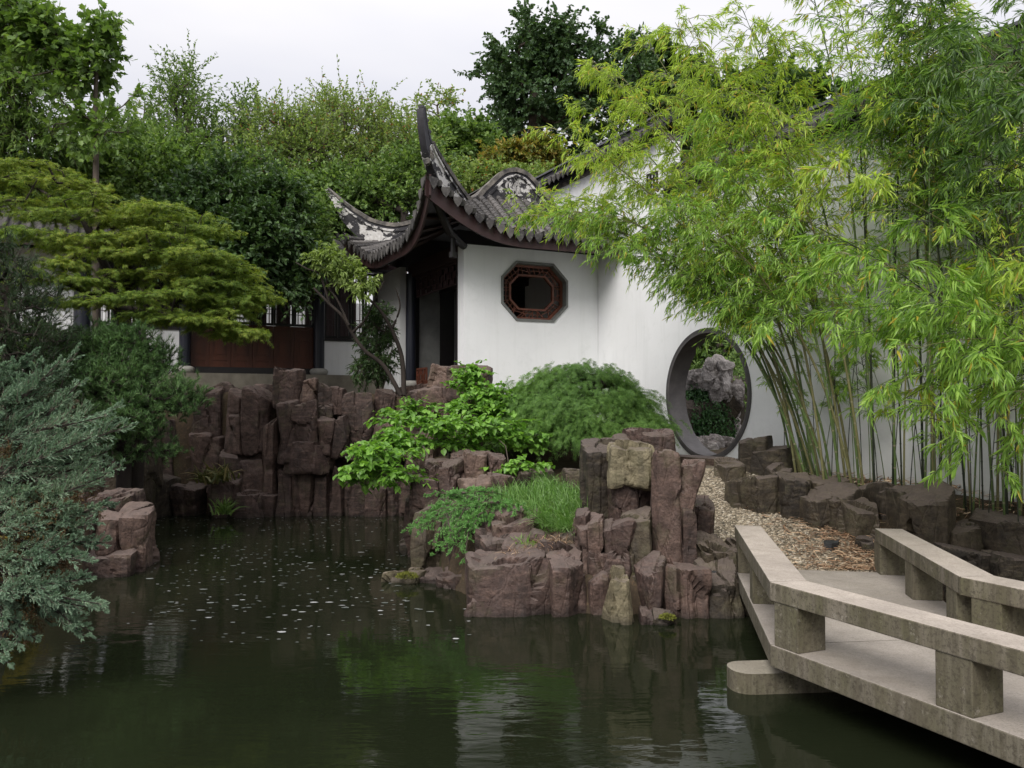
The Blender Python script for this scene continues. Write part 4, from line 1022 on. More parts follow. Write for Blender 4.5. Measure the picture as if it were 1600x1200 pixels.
# ------------------------------------------------------------------ rocks
def rock_obj(name, c, size, mat, parent=None, seed=0, res=13, rotz=0.0, tilt=(0, 0), boxy=4.0, cells=7, rough=1.0, label=None, taper=None):
    """angular boulder: cube-sphere clipped by fracture planes and stepped along joints. c = centre of its base"""
    rg = np.random.default_rng(seed); w, d, h = size
    t = np.linspace(-1, 1, res + 1); a, b = np.meshgrid(t, t); o1 = np.ones_like(a); faces = []; Vs = []; k = 0
    a2 = np.tan(a * np.pi / 4); b2 = np.tan(b * np.pi / 4)
    for ax in range(3):
        for sg in (1, -1):
            q = [None] * 3; q[ax] = o1 * sg; q[(ax + 1) % 3] = a2 * sg; q[(ax + 2) % 3] = b2
            Vs.append(np.stack(q, -1).reshape(-1, 3)); i = np.arange(res)[:, None] * (res + 1); j = np.arange(res)[None]
            faces.append(np.stack([i + j, i + j + 1, i + res + 2 + j, i + res + 1 + j], -1).reshape(-1, 4) + k); k += (res + 1) ** 2
    Q = np.concatenate(Vs); Fc = np.concatenate(faces)
    key = np.round(Q * 4096).astype(np.int64); _, ix, inv = np.unique(key, axis=0, return_index=True, return_inverse=True); inv = inv.ravel()
    Q = Q[ix]; Fc = inv[Fc]
    D = nrm(Q)
    R = 1.0 / (np.abs(D) ** (boxy * 2.2)).sum(1) ** (1 / (boxy * 2.2))                 # rounded box
    Pn = D * R[:, None]
    # main joint planes: mostly steep sides and a tilted top
    npl = rg.integers(7, 11); az = rg.uniform(0, 2 * np.pi, npl); stp = rg.random(npl) < .76; el = np.where(stp, rg.normal(0, .13, npl), rg.uniform(.6, 1.3, npl))
    N = np.stack([np.cos(az) * np.cos(el), np.sin(az) * np.cos(el), np.sin(el)], 1); H = (np.abs(N).sum(1)) ** .62 * np.where(stp, rg.uniform(.72, 1.0, npl), rg.uniform(.90, 1.08, npl))
    N = np.concatenate([N, nrm(np.array([[rg.normal(0, .12), rg.normal(-.10, .10), 1.0]]))]); H = np.append(H, .88)
    for nv, hv in zip(N, H):
        dt = Pn @ nv; Pn = np.where((dt > hv)[:, None], Pn * (hv / np.maximum(dt, 1e-6))[:, None], Pn)
    S = np.array([w / 2, d / 2, h / 2])
    W3 = Pn * S
    m = min(w, d, h); M1 = max(m, .3)
    # joint blocks: each broken cell steps in or out and has its own slightly tilted face
    seeds = rg.uniform(-1, 1, (cells, 3)) * S; off = rg.uniform(-.13, .08, cells) * m * rough; tl_ = rg.normal(0, .16, (cells, 3)) * rough
    wob = np.stack([fbm(W3 * 1.5 / M1 + 9, seed + 1, 2), fbm(W3 * 1.5 / M1 + 31, seed + 2, 2), fbm(W3 * 1.5 / M1 + 57, seed + 3, 2)], 1) * m * .08
    dd = (((W3 + wob)[:, None] - seeds[None]) * np.array([1.25, 1, .5]) / S.mean()) ** 2
    dd = np.sqrt(dd.sum(2)); idx = dd.argmin(1); srt = np.sort(dd, 1)[:, :2]
    crack = np.clip((srt[:, 1] - srt[:, 0]) / .06, 0, 1)
    face = np.clip(((W3 - seeds[idx]) * tl_[idx]).sum(1), -.12 * m, .09 * m)
    disp = off[idx] + face - (1 - crack) * .05 * rough * min(m, .8)
    disp = disp + .025 * m * fbm(W3 * 2.6 / M1, seed + 5, 3) * rough + .018 * fbm(W3 * 11, seed + 9, 3, .65) * min(1, m * 2) * rough
    st_ = fbm(W3 * np.array([5.5, 5.5, 1.1]), seed + 12, 2); disp = disp + .022 * rough * np.round(st_ * 4) / 2 * min(m, .8)
    W3 = W3 + D * disp[:, None]
    tp_ = 1 - rg.uniform(-.03, .14) * (W3[:, 2:3] / h + .5) if taper is None else 1 - taper * np.clip(W3[:, 2:3] / h + .5, 0, 1)
    W3 = W3 * np.concatenate([tp_, tp_, np.ones_like(tp_)], 1)
    rx, ry = tilt
    Rm = np.array(Matrix.Rotation(rotz, 3, 'Z') @ Matrix.Rotation(rx, 3, 'X') @ Matrix.Rotation(ry, 3, 'Y'))
    W3 = W3 @ Rm.T + np.asarray(c) + Z * h / 2
    mb = MB(); mb.add(W3, Fc)
    o = mb.build(name, mat, parent, label=label, base=np.asarray(c, float))
    return o
ROCKN = [0]
def rock_px(x0, y0, x1, y1, Y, dep=None, mat=None, parent=None, sink=.0, label=None, res=17, name='rock', tilt=(0, 0), rot=None, boxy=4.5, cells=7, rough=1.0, seed=None, grow=1.08, taper=None):
    """a rock standing at distance Y whose visible face fills the given picture rectangle"""
    ROCKN[0] += 1; sd = seed if seed is not None else ROCKN[0] * 7 + 3; rg = np.random.default_rng(sd)
    a = at(x0, y1, Y); b = at(x1, y0, Y); w = (b[0] - a[0]) * grow; h = (b[2] - a[2]) * 1.03 + sink
    dep = dep or max(.3, min(w * 1.1, 1.2)); rot = rg.uniform(-.25, .25) if rot is None else rot
    c = np.array([(a[0] + b[0]) / 2 * (1 + dep * .35 / Y), Y + dep * .42, a[2] - sink - .005])
    return rock_obj(name, c, (w, dep, h), mat or M['rock'], parent, sd, res, rot, tilt, boxy, cells, rough, label, taper)

WL = lambda py: 2.1 * F_PX / (py - 635.0)          # distance of a waterline row

# far bank: a mortared cliff of upright sandstone blocks
cliff = thing('rock_cliff', 'far bank cliff of upright purple-brown stone blocks below the hall', 'rockery', (-4.2, 17.2, 0))
rg = np.random.default_rng(77)
x = 150
while x < 730:                                     # rear courses that fill the bank
    w = rg.uniform(46, 84); Yb = 17.25 + (0.35 if x < 300 else 0)
    y = 800
    tops = rg.uniform(600, 622)
    while y > tops + 8:
        hh = rg.uniform(55, 110); yt = max(tops, y - hh)
        if yt - tops < 22: yt = tops
        rock_px(x, yt, x + w, y + 6, Yb + rg.uniform(-.08, .25) + (800 - y) * .0012, .75, None, cliff, .0 if y < 790 else .35, res=17, grow=1.14, cells=3)
        y = yt
    x += w * .92
CL = [  # x0,y0,x1,y1,Y,dep,mat,label
 (289, 599, 352, 700, 17.1, .7, 0, None), (352, 607, 386, 706, 16.85, .6, 0, None), (383, 608, 426, 708, 16.75, .6, 1, 'ribbed pinkish block left of the overhanging block'),
 (430, 573, 473, 634, 16.75, .55, 1, 'pale topped upright block standing highest on the cliff'), (470, 592, 497, 628, 16.8, .45, 2, None),
 (496, 602, 518, 655, 16.85, .45, 0, None), (516, 604, 541, 646, 16.9, .45, 0, None), (538, 612, 583, 664, 16.7, .6, 1, None), (584, 606, 622, 662, 16.9, .6, 0, None),
 (431, 622, 470, 724, 16.35, .8, 1, 'large overhanging block jutting from the cliff'), (462, 622, 500, 712, 16.4, .75, 1, None), (446, 690, 522, 734, 16.42, .7, 0, None), (494, 650, 530, 714, 16.5, .6, 0, None), (524, 648, 547, 712, 16.52, .5, 1, None),
 (541, 660, 582, 716, 16.65, .6, 0, None), (410, 656, 438, 776, 16.75, .5, 0, None),
 (300, 676, 352, 740, 16.95, .6, 0, None), (345, 706, 412, 772, 16.7, .6, 0, None), (322, 742, 380, 806, 16.5, .7, 0, None), (267, 755, 322, 806, 16.6, .8, 0, None),
 (372, 768, 412, 806, 16.35, .7, 0, None), (408, 770, 436, 806, 16.5, .6, 0, None), (432, 734, 462, 803, 16.55, .6, 1, None), (458, 730, 496, 803, 16.62, .6, 0, None), (492, 732, 520, 803, 16.6, .6, 1, None),
 (518, 722, 545, 803, 16.7, .6, 0, None), (542, 742, 578, 803, 16.62, .6, 1, None), (574, 758, 608, 802, 16.5, .6, 1, None), (604, 720, 634, 802, 16.6, .6, 0, None), (628, 700, 662, 801, 16.5, .7, 0, None),
 (620, 640, 668, 715, 16.3, .7, 0, None), (585, 655, 628, 712, 16.5, .6, 0, None), (660, 655, 705, 745, 15.2, .8, 0, None),
 (672, 566, 716, 616, 15.6, .6, 2, 'square reddish block beside the pavilion corner'), (704, 572, 764, 622, 15.3, .7, 1, None), (690, 604, 720, 650, 15.4, .5, 0, None), (655, 606, 712, 640, 15.5, .5, 0, None),
 (640, 610, 676, 650, 16.0, .5, 0, None), (712, 616, 775, 690, 14.9, .8, 0, None), (700, 650, 760, 720, 14.2, .8, 0, None), (230, 640, 292, 760, 17.0, .9, 0, None), (180, 650, 240, 790, 17.0, .9, 0, None), (200, 740, 262, 805, 16.5, .8, 0, None),
]
mats = [M['rock'], M['rock'], M['rock_pink']]
for (x0, y0, x1, y1, Y, dep, mi, lb_) in CL:
    rock_px(x0, y0, x1, y1, Y, dep, mats[mi], cliff, .35 if y1 > 799 else .05, label=lb_, res=19, cells=4, rough=.85)

# islet rockery in the middle
isl = thing('rock_islet', 'rocky islet of dark purple blocks and standing stones in mid pond', 'rockery', (0.8, 10, 0))
IS = [
 (727, 868, 860, 961, 8.75, 1.0, 0, 'big flat-topped boulder at the water front', 18), (857, 868, 924, 964, 8.7, .9, 0, None, 15), (917, 900, 948, 966, 8.75, .6, 0, None, 12),
 (944, 897, 995, 983, 8.35, .5, 3, 'greenish wedge stone standing forward in the water', 15), (986, 876, 1032, 968, 8.65, .8, 0, None, 14), (1028, 880, 1086, 968, 8.62, .8, 0, None, 14), (1080, 878, 1152, 968, 8.65, .9, 4, None, 14), (1140, 890, 1178, 955, 8.8, .8, 4, None, 12),
 (1076, 846, 1152, 884, 9.0, .8, 4, None, 14), (1140, 850, 1175, 892, 9.2, .6, 4, None, 11),
 (911, 693, 955, 808, 9.75, .75, 4, 'tall olive stone at the left of the standing group', 16), (940, 684, 984, 724, 9.95, .6, 4, None, 12), (976, 671, 1042, 716, 10.0, .7, 0, None, 14),
 (951, 694, 1016, 748, 9.45, .6, 3, 'yellowish square cap stone on top of the group', 14), (947, 738, 984, 810, 9.55, .6, 0, None, 12), (978, 738, 1022, 810, 9.62, .6, 0, None, 12),
 (1016, 708, 1064, 882, 9.1, .6, 1, 'tallest red-brown pillar of the islet', 18), (1054, 716, 1090, 806, 9.15, .5, 1, 'leaning cracked slab beside the tall pillar', 14), (1056, 790, 1088, 882, 9.1, .5, 0, None, 12), (1080, 782, 1119, 852, 9.6, .6, 0, None, 14),
 (898, 808, 946, 878, 9.05, .7, 0, None, 14), (940, 816, 988, 880, 9.0, .7, 0, None, 14), (966, 802, 1020, 880, 9.05, .6, 4, None, 14), (898, 800, 925, 860, 9.2, .5, 0, None, 11),
 (827, 842, 902, 890, 9.15, .8, 0, None, 14), (876, 838, 905, 868, 9.4, .5, 0, None, 10), (765, 804, 850, 868, 9.7, 1.0, 0, 'mossy sloping slab under the creeping juniper', 16),
 (652, 787, 696, 896, 10.75, .8, 4, None, 15), (690, 806, 752, 896, 10.3, .9, 0, None, 15), (744, 815, 790, 880, 9.9, .7, 0, None, 13), (642, 774, 676, 866, 12.0, .8, 0, None, 12), (624, 845, 652, 868, 12.3, .6, 4, None, 10),
 (673, 719, 722, 768, 11.8, .7, 0, None, 14), (704, 706, 736, 752, 12.1, .6, 0, None, 12), (727, 706, 768, 756, 11.9, .7, 2, 'pinkish block at the back of the islet', 14), (763, 708, 790, 755, 11.9, .5, 0, None, 12), (714, 747, 782, 772, 11.4, .7, 2, None, 12), (760, 742, 800, 775, 11.3, .6, 0, None, 11),
 (650, 745, 700, 800, 11.7, .8, 0, None, 12), (608, 897, 662, 927, 10.3, .6, 3, 'low moss topped rock at the left tip of the islet', 13), (648, 896, 692, 925, 10.3, .6, 0, None, 12), (688, 894, 733, 927, 9.95, .6, 0, None, 12),
 (1000, 955, 1022, 972, 8.4, .4, 0, None, 9), (1018, 960, 1054, 980, 8.35, .4, 4, 'small stone with yellow-green moss at the waterline', 10), (808, 735, 868, 755, 12.4, .6, 4, None, 12), (880, 735, 930, 752, 12.2, .6, 4, None, 12),
 (1040, 800, 1075, 850, 9.7, .7, 0, None, 10), (922, 850, 968, 905, 8.95, .6, 0, None, 12), (962, 856, 1008, 905, 8.95, .6, 4, None, 12), (742, 836, 800, 880, 9.4, .7, 0, None, 12), (790, 846, 850, 886, 9.25, .7, 0, None, 12), (846, 836, 900, 885, 9.3, .6, 4, None, 12), (1000, 770, 1050, 850, 9.8, .9, 0, None, 10), (640, 660, 690, 790, 13.6, 1.0, 0, None, 12), (636, 740, 668, 806, 14.6, 1.0, 0, None, 11),
]
mats = [M['rock'], M['rock'], M['rock_pink'], M['rock_green'], M['rock_grey']]
for (x0, y0, x1, y1, Y, dep, mi, lb_, res) in IS:
    tl = (0, 0)
    if lb_ and 'leaning' in lb_: tl = (0, .22)
    rock_px(x0, y0, x1, y1, Y, dep, mats[mi], isl, .35 if y1 > 860 else .12, label=lb_, res=res + 5, tilt=tl, cells=8, rough=.55 if (lb_ and ('flat-topped' in lb_ or 'pillar' in lb_)) else 1.0, taper=.55 if (lb_ and 'wedge' in lb_) else None)
# fill stones under the islet's edge
rg = np.random.default_rng(5)
for k, (px, py) in enumerate([(760, 940), (900, 930), (1000, 940), (1100, 940), (700, 905), (670, 880), (1060, 850), (950, 850)]):
    pass

# left bank rocks
lft = thing('bank_rocks', 'reddish block rocks of the left bank behind the blue juniper', 'rockery', (-5.3, 11, 0))
for (x0, y0, x1, y1, Y, dep, mi, lb_) in [
 (163, 795, 234, 884, 11.0, .9, 1, 'square block with a flat top over the water'), (150, 768, 219, 802, 11.6, .8, 1, None), (104, 800, 168, 888, 11.0, 1.0, 0, None), (110, 862, 206, 906, 10.7, .8, 0, None), (40, 780, 112, 905, 10.6, 1.0, 0, None),
 (110, 728, 145, 775, 12.0, .7, 2, None), (-40, 820, 45, 930, 9.9, 1.2, 0, None), (60, 740, 120, 800, 11.8, .9, 0, None), (-60, 900, 30, 1010, 8.6, 1.0, 0, None), (-120, 960, -20, 1120, 7.2, 1.0, 0, None), (185, 700, 232, 765, 15.6, .9, 4, None), (215, 745, 262, 800, 16.2, .9, 4, None),
 (150, 690, 200, 760, 14.5, 1.0, 0, None), (120, 640, 190, 720, 15.0, 1.0, 0, None)]:
    rock_px(x0, y0, x1, y1, Y, dep, mats[mi], lft, .35, label=lb_, res=19)

# boulders lining the way to the gate: each stands free
def bz(px, py):
    z = .7
    for _ in range(10): q = onz(px, py, z); z = float(path_z(q[1]))
    return q
BL = [
 (1150, 679, 1216, 748, 12.3, .9, 'rounded brown boulder, tallest beside the moon gate'), (1176, 694, 1246, 740, 12.15, .8, 'dark square boulder leaning on the tallest one by the gate'),
 (1122, 720, 1155, 764, 11.9, .5, 'dark block between the gate step and the tallest boulder'), (1096, 743, 1126, 761, 12.0, .4, 'low dark step block at the left edge of the path by the gate'),
 (1144, 747, 1212, 812, 10.75, .75, 'big squared grey-brown boulder nearest the path bend'), (1200, 728, 1242, 756, 11.3, .6, 'round topped stone wedged behind the squared boulder'),
 (1212, 742, 1262, 816, 10.6, .6, 'upright block right of the squared boulder'), (1216, 741, 1262, 774, 10.9, .6, 'flat lying block under the first bamboo stems'), (1258, 748, 1316, 776, 10.9, .6, 'long low block at the foot of the leaning bamboo'),
 (1256, 772, 1293, 832, 10.3, .5, 'mossy stepped stone with dry leaves against it'), (1288, 763, 1344, 818, 10.15, .6, 'dark notched block behind the split boulder'),
 (1339, 757, 1385, 790, 10.5, .5, 'small brown block at the back edge of the bamboo bed'), (1306, 782, 1376, 852, 9.85, .7, 'split faceted boulder where the path meets the bridge'),
 (1374, 766, 1432, 850, 9.9, .8, 'grey boulder with yellowish lichen left of the largest bed boulder'), (1408, 765, 1486, 872, 9.55, .8, 'largest dark boulder behind the far bench'),
 (1341, 841, 1366, 870, 9.5, .3, 'small stone at the end of the far bench'),
 (1476, 818, 1548, 866, 9.5, .6, 'long dark retaining block right of the largest boulder'), (1540, 808, 1624, 880, 9.2, .8, 'big dark retaining block at the right edge under the bamboo litter'),
 (1480, 862, 1550, 905, 9.0, .6, 'low wet stone under the retaining blocks by the water'), (1545, 872, 1625, 930, 8.8, .7, 'low reddish stone at the water right of the far bench'), (1620, 800, 1720, 900, 8.9, .9, 'dark block beyond the right edge retaining block'),
]
for i, (x0, y0, x1, y1, Y, dep, lb_) in enumerate(BL):
    o = rock_px(x0, y0, x1, y1, Y, dep, M['rock_grey'], None, .25, res=20, name='boulder', cells=3, seed=900 + i * 3, rough=.5, boxy=5.5)
    tag(o, lb_, 'boulder', 'boulders lining the path and bamboo bed')
o = flat_stone((*onz(1102, 722, 1.2)[:2], 1.17), 1.7, .55, .11, -1.1, M['rock_pink'], 'step_stone', None, seed=3); tag(o, 'flat reddish step stone just below the moon gate sill', 'step')
o = flat_stone((*onz(1110, 748, 1.08)[:2], 1.0), .9, .35, .08, .1, M['rock_grey'], 'step_stone', None, seed=5); tag(o, 'narrow dark step stone crossing the pebbles below the gate step', 'step')

# pale scholar's rock seen through the gate
tk = thing('scholar_rock', 'pale twisted scholar rock standing beyond the moon gate', 'rock', (4.7, 18.2, 1.2))
for i, (x0, y0, x1, y1, Y, dep) in enumerate([(1100, 562, 1140, 592, 18.0, .5), (1108, 575, 1136, 606, 18.05, .45), (1120, 597, 1158, 626, 17.9, .5), (1070, 578, 1104, 602, 18.3, .5), (1134, 624, 1154, 664, 18.1, .4), (1142, 655, 1156, 684, 18.0, .35)]):
    rock_px(x0, y0, x1, y1, Y, dep, M['rock_taihu'], tk, .04, res=18, boxy=2.6, cells=14, rough=2.6, seed=300 + i)
for i, (x0, y0, x1, y1, Y, lb_) in enumerate([(1082, 682, 1120, 706, 16.6, 'pale flat rock seen low through the moon gate, left of two'), (1114, 684, 1152, 704, 16.9, 'pale flat rock seen low through the moon gate, right of two')]):
    o = rock_px(x0, y0, x1, y1, Y, .6, M['rock_taihu'], None, .3, res=15, name='flat_rock', seed=340 + i, rough=1.6); tag(o, lb_, 'rock')

# white stone, broom pole by the pavilion
m = MB(); a, b = at(592, 624, 17.6), at(611, 552, 17.9); m.tube([a - Z * .1, b], .022, 6); o = m.build('wooden_pole', M['bark_pale'], None, base=a); tag(o, 'slim wooden prop pole leaning under the crooked tree', 'pole')
# ------------------------------------------------------------------ vegetation generator
def rdir(rg, n): return nrm(rg.normal(size=(n, 3)))
def along(S, t):
    """S = (P, D, L, droop); t (n,k) -> positions and tangents (n,k,3)"""
    P_, D_, L_, dr = S; L3_ = L_[:, None] * t
    pos = P_[:, None] + D_[:, None] * L3_[..., None]; pos = pos.copy(); pos[..., 2] -= dr[:, None] * L_[:, None] * t * t
    tg = np.repeat(D_[:, None], t.shape[1], 1).copy(); tg[..., 2] -= 2 * dr[:, None] * t
    return pos, nrm(tg)
def expand(S, n, t0, ang, ratio, droop, rg, flat=0.0, taper=.6, t1=1.0, up=0.0):
    """n side shoots on each shoot"""
    m = len(S[0]); t = t0 + (t1 - t0) * (np.arange(n)[None] + rg.random((m, n))) / n
    pos, tg = along(S, t); r = rg.normal(size=tg.shape); r[..., 2] *= (1 - flat)
    sd = r - (r * tg).sum(-1, keepdims=True) * tg; sd = nrm(sd)
    a = ang * rg.uniform(.75, 1.25, (m, n, 1)); D_ = tg * np.cos(a) + sd * np.sin(a); D_[..., 2] += up; D_ = nrm(D_)
    Ln = S[2][:, None] * ratio * (1 - taper * t) * rg.uniform(.7, 1.3, (m, n))
    return (pos.reshape(-1, 3), D_.reshape(-1, 3), Ln.ravel(), np.full(m * n, float(droop)))
def cat(*Ss): return tuple(np.concatenate([s[i] for s in Ss]) for i in range(4))
def leafset(mb, S, n, t0, ang, Ll, Wl, kind, rg, flat=0.0, sag=0.15, mi=0, roll=.6, jit=.25):
    m = len(S[0]); t = t0 + (1 - t0) * (np.arange(n)[None] + rg.random((m, n))) / n
    pos, tg = along(S, t); r = rg.normal(size=tg.shape); r[..., 2] *= (1 - flat)
    sd = nrm(r - (r * tg).sum(-1, keepdims=True) * tg); a = ang * rg.uniform(.5, 1.3, (m, n, 1))
    D_ = tg * np.cos(a) + sd * np.sin(a); D_[..., 2] -= sag; D_ = nrm(D_).reshape(-1, 3); P_ = pos.reshape(-1, 3)
    k = len(P_); ln = Ll * rg.uniform(1 - jit * 1.6, 1 + jit, k); wd = Wl * rg.uniform(.8, 1.2, k)
    N_ = Z[None] + rg.normal(size=(k, 3)) * roll; X_ = nrm(np.cross(D_, N_)); N_ = np.cross(X_, D_)
    leaves_at(mb, P_, D_, X_, N_, ln, wd, kind, mi)
def leaves_at(mb, P_, D_, X_, N_, ln, wd, kind, mi=0):
    k = len(P_); l = ln[:, None]; w = wd[:, None] / 2
    if kind == 'needle':
        V_ = np.stack([P_ - X_ * w, P_ + X_ * w, P_ + D_ * l], 1); mb.add(V_.reshape(-1, 3), np.arange(k * 3).reshape(-1, 3), mi)
    elif kind == 'lance':
        V_ = np.stack([P_, P_ + D_ * l * .35 + X_ * w + N_ * w * .3, P_ + D_ * l - N_ * l * .10, P_ + D_ * l * .35 - X_ * w + N_ * w * .3], 1)
        f = np.array([[0, 1, 2], [0, 2, 3]]); mb.add(V_.reshape(-1, 3), (np.arange(k)[:, None, None] * 4 + f).reshape(-1, 3), mi)
    elif kind == 'lance2':
        V_ = np.stack([P_, P_ + D_ * l * .28 + X_ * w + N_ * w * .4, P_ + D_ * l * .65 + X_ * w * .7 - N_ * (l * .04 - w * .3), P_ + D_ * l - N_ * l * .16,
                       P_ + D_ * l * .65 - X_ * w * .7 - N_ * (l * .04 - w * .3), P_ + D_ * l * .28 - X_ * w + N_ * w * .4, P_ + D_ * l * .5 - N_ * l * .02], 1)
        f = np.array([[0, 1, 6], [1, 2, 6], [2, 3, 6], [3, 4, 6], [4, 5, 6], [5, 0, 6]]); mb.add(V_.reshape(-1, 3), (np.arange(k)[:, None, None] * 7 + f).reshape(-1, 3), mi)
    elif kind == 'oval':
        V_ = np.stack([P_, P_ + D_ * l * .3 + X_ * w + N_ * w * .35, P_ + D_ * l * .7 + X_ * w * .8 + N_ * w * .2, P_ + D_ * l - N_ * l * .08, P_ + D_ * l * .7 - X_ * w * .8 + N_ * w * .2, P_ + D_ * l * .3 - X_ * w + N_ * w * .35], 1)
        f = np.array([[0, 1, 2, 3], [0, 3, 4, 5]]); mb.add(V_.reshape(-1, 3), (np.arange(k)[:, None, None] * 6 + f).reshape(-1, 4), mi)
    elif kind == 'heart':
        pr = [(0, 0, 0), (-.08, .55, .15), (.18, 1.0, .32), (.55, .8, .2), (1.0, 0, -.12), (.55, -.8, .2), (.18, -1.0, .32), (-.08, -.55, .15), (.45, 0, 0)]
        V_ = np.stack([P_ + D_ * l * a + X_ * w * b + N_ * w * c for a, b, c in pr], 1)
        f = np.array([[0, 1, 8], [1, 2, 8], [2, 3, 8], [3, 4, 8], [4, 5, 8], [5, 6, 8], [6, 7, 8], [7, 0, 8]]); mb.add(V_.reshape(-1, 3), (np.arange(k)[:, None, None] * 9 + f).reshape(-1, 3), mi)
    elif kind == 'palm':          # deeply cut palmate leaf: five narrow lobes
        for q, (aa, sc) in enumerate(((0, 1), (.62, .88), (-.62, .88), (1.25, .6), (-1.25, .6))):
            E_ = D_ * math.cos(aa) + X_ * math.sin(aa); Y_ = -D_ * math.sin(aa) + X_ * math.cos(aa)
            V_ = np.stack([P_, P_ + E_ * l * sc * .45 + Y_ * w * .5, P_ + E_ * l * sc - N_ * l * .15, P_ + E_ * l * sc * .45 - Y_ * w * .5], 1)
            mb.add(V_.reshape(-1, 3), np.arange(k * 4).reshape(-1, 4), mi)
    elif kind == 'lobes':         # one wide tri-lobed leaf
        pr = [(0, 0, 0), (.25, .75, .1), (.55, .5, .05), (.6, 1.0, .1), (.8, .35, 0), (1.05, 0, -.1), (.8, -.35, 0), (.6, -1.0, .1), (.55, -.5, .05), (.25, -.75, .1)]
        V_ = np.stack([P_ + D_ * l * a + X_ * w * b + N_ * w * c for a, b, c in pr], 1)
        f = np.array([[0, 1, 2, 5], [2, 3, 4, 5], [0, 5, 8, 9], [5, 6, 7, 8]]); mb.add(V_.reshape(-1, 3), (np.arange(k)[:, None, None] * 10 + f).reshape(-1, 4), mi)
def twigs(mb, S, r0, r1, mi=0, seg=2):
    """three-sided tapering twigs"""
    m = len(S[0]); t = np.repeat(np.linspace(0, 1, seg + 1)[None], m, 0); pos, tg = along(S, t)
    ref = np.array([.3, .5, .81]); a = nrm(np.cross(tg, ref)); b = np.cross(tg, a); r = (r0 + (r1 - r0) * t)[..., None]
    ring = [pos + a * r * math.cos(q) + b * r * math.sin(q) for q in (0, 2.094, 4.189)]
    V_ = np.stack(ring, 2).reshape(-1, 3); base = (np.arange(m) * (seg + 1) * 3)[:, None, None] + (np.arange(seg) * 3)[None, :, None]
    for j in range(3):
        l_ = (j + 1) % 3; F = np.stack([base + j, base + l_, base + 3 + l_, base + 3 + j], -1).reshape(-1, 4)
        if j == 0: mb.add(V_, F, mi); off = mb.n - len(V_)
        else: mb.L.append((F + off).ravel()); mb.T.append(np.full(len(F), 4)); mb.mi.append(np.full(len(F), mi))

def blob_points(blobs, n, rg, shell=.35, gap=None):
    """clump centres spread through ellipsoids [(centre, (rx,ry,rz), weight)]"""
    wts = np.array([b[2] if len(b) > 2 else b[1][0] * b[1][1] * b[1][2] for b in blobs], float); wts /= wts.sum(); out = []; nr = []
    cnt = np.maximum(1, (wts * n).astype(int))
    for b, c in zip(blobs, cnt):
        d = rdir(rg, c); r = (shell + (1 - shell) * rg.random(c) ** .6)[:, None]
        out.append(np.asarray(b[0]) + d * r * np.asarray(b[1])); nr.append(d)
    return np.concatenate(out), np.concatenate(nr)
def skeleton(trunk, pts, r0, rtip=.012, bend=.25, mat=None, parent=None, sides=6, name='branches', rg=None, tname='trunk', n_trunk=12):
    """connect clump points to the trunk by nearest-parent limbs whose girth follows what they carry"""
    rg = rg or np.random.default_rng(1)
    tl = spline(trunk, n_trunk); nodes = [p for p in tl]; par = [i - 1 for i in range(len(tl))]; nt_ = len(tl)
    upper = np.array(nodes)[max(1, int(nt_ * .35)):]
    order = np.argsort(np.linalg.norm(pts[:, None] - upper[None], axis=2).min(1))
    for i in order:
        p = pts[i]; Nn = np.array(nodes); d = np.linalg.norm(Nn - p, axis=1) + .35 * np.maximum(0, Nn[:, 2] - p[2])
        d[:max(1, int(nt_ * .35))] += 2.0; j = int(d.argmin())
        L_ = np.linalg.norm(p - Nn[j])
        if L_ > .5:
            mid = (p + Nn[j]) / 2 + rg.normal(size=3) * L_ * bend * .35 + Z * L_ * .06
            nodes.append(mid); par.append(j); j = len(nodes) - 1
        nodes.append(p); par.append(j)
    n = len(nodes); load = np.ones(n)
    for i in range(n - 1, 0, -1):
        if par[i] >= 0: load[par[i]] += load[i]
    rr = np.maximum(rtip, r0 * (load / load[0]) ** .48)
    nd = np.array(nodes)
    tb = MB(); tr_ = np.interp(np.linspace(0, 1, nt_), [0, .08, 1], [r0 * 1.35, r0, max(rr[nt_ - 1], r0 * .35)]); tb.tube(tl, tr_, 9); tb.build(tname, mat, parent, smooth=True, base=tl[0])
    A_ = np.array([nd[par[i]] for i in range(nt_, n)]); B_ = nd[nt_:]; ra = np.array([min(rr[par[i]], rr[i] * 1.5) for i in range(nt_, n)]); rb = rr[nt_:]
    t = nrm(B_ - A_); a = nrm(np.cross(t, np.array([.31, .52, .79]))); b = np.cross(t, a); th = np.arange(5) / 5 * 2 * np.pi
    rga = (A_[:, None] + ra[:, None, None] * (np.cos(th)[None, :, None] * a[:, None] + np.sin(th)[None, :, None] * b[:, None]))
    rgb = (B_[:, None] + rb[:, None, None] * (np.cos(th)[None, :, None] * a[:, None] + np.sin(th)[None, :, None] * b[:, None]))
    Vv = np.concatenate([rga, rgb], 1).reshape(-1, 3); j = np.arange(5); l_ = (j + 1) % 5; F = np.stack([j, l_, 5 + l_, 5 + j], -1)
    mb = MB(); mb.add(Vv, (np.arange(len(A_))[:, None, None] * 10 + F[None]).reshape(-1, 4)); mb.build(name, mat, parent, smooth=True, base=tl[0])
    return nd, par
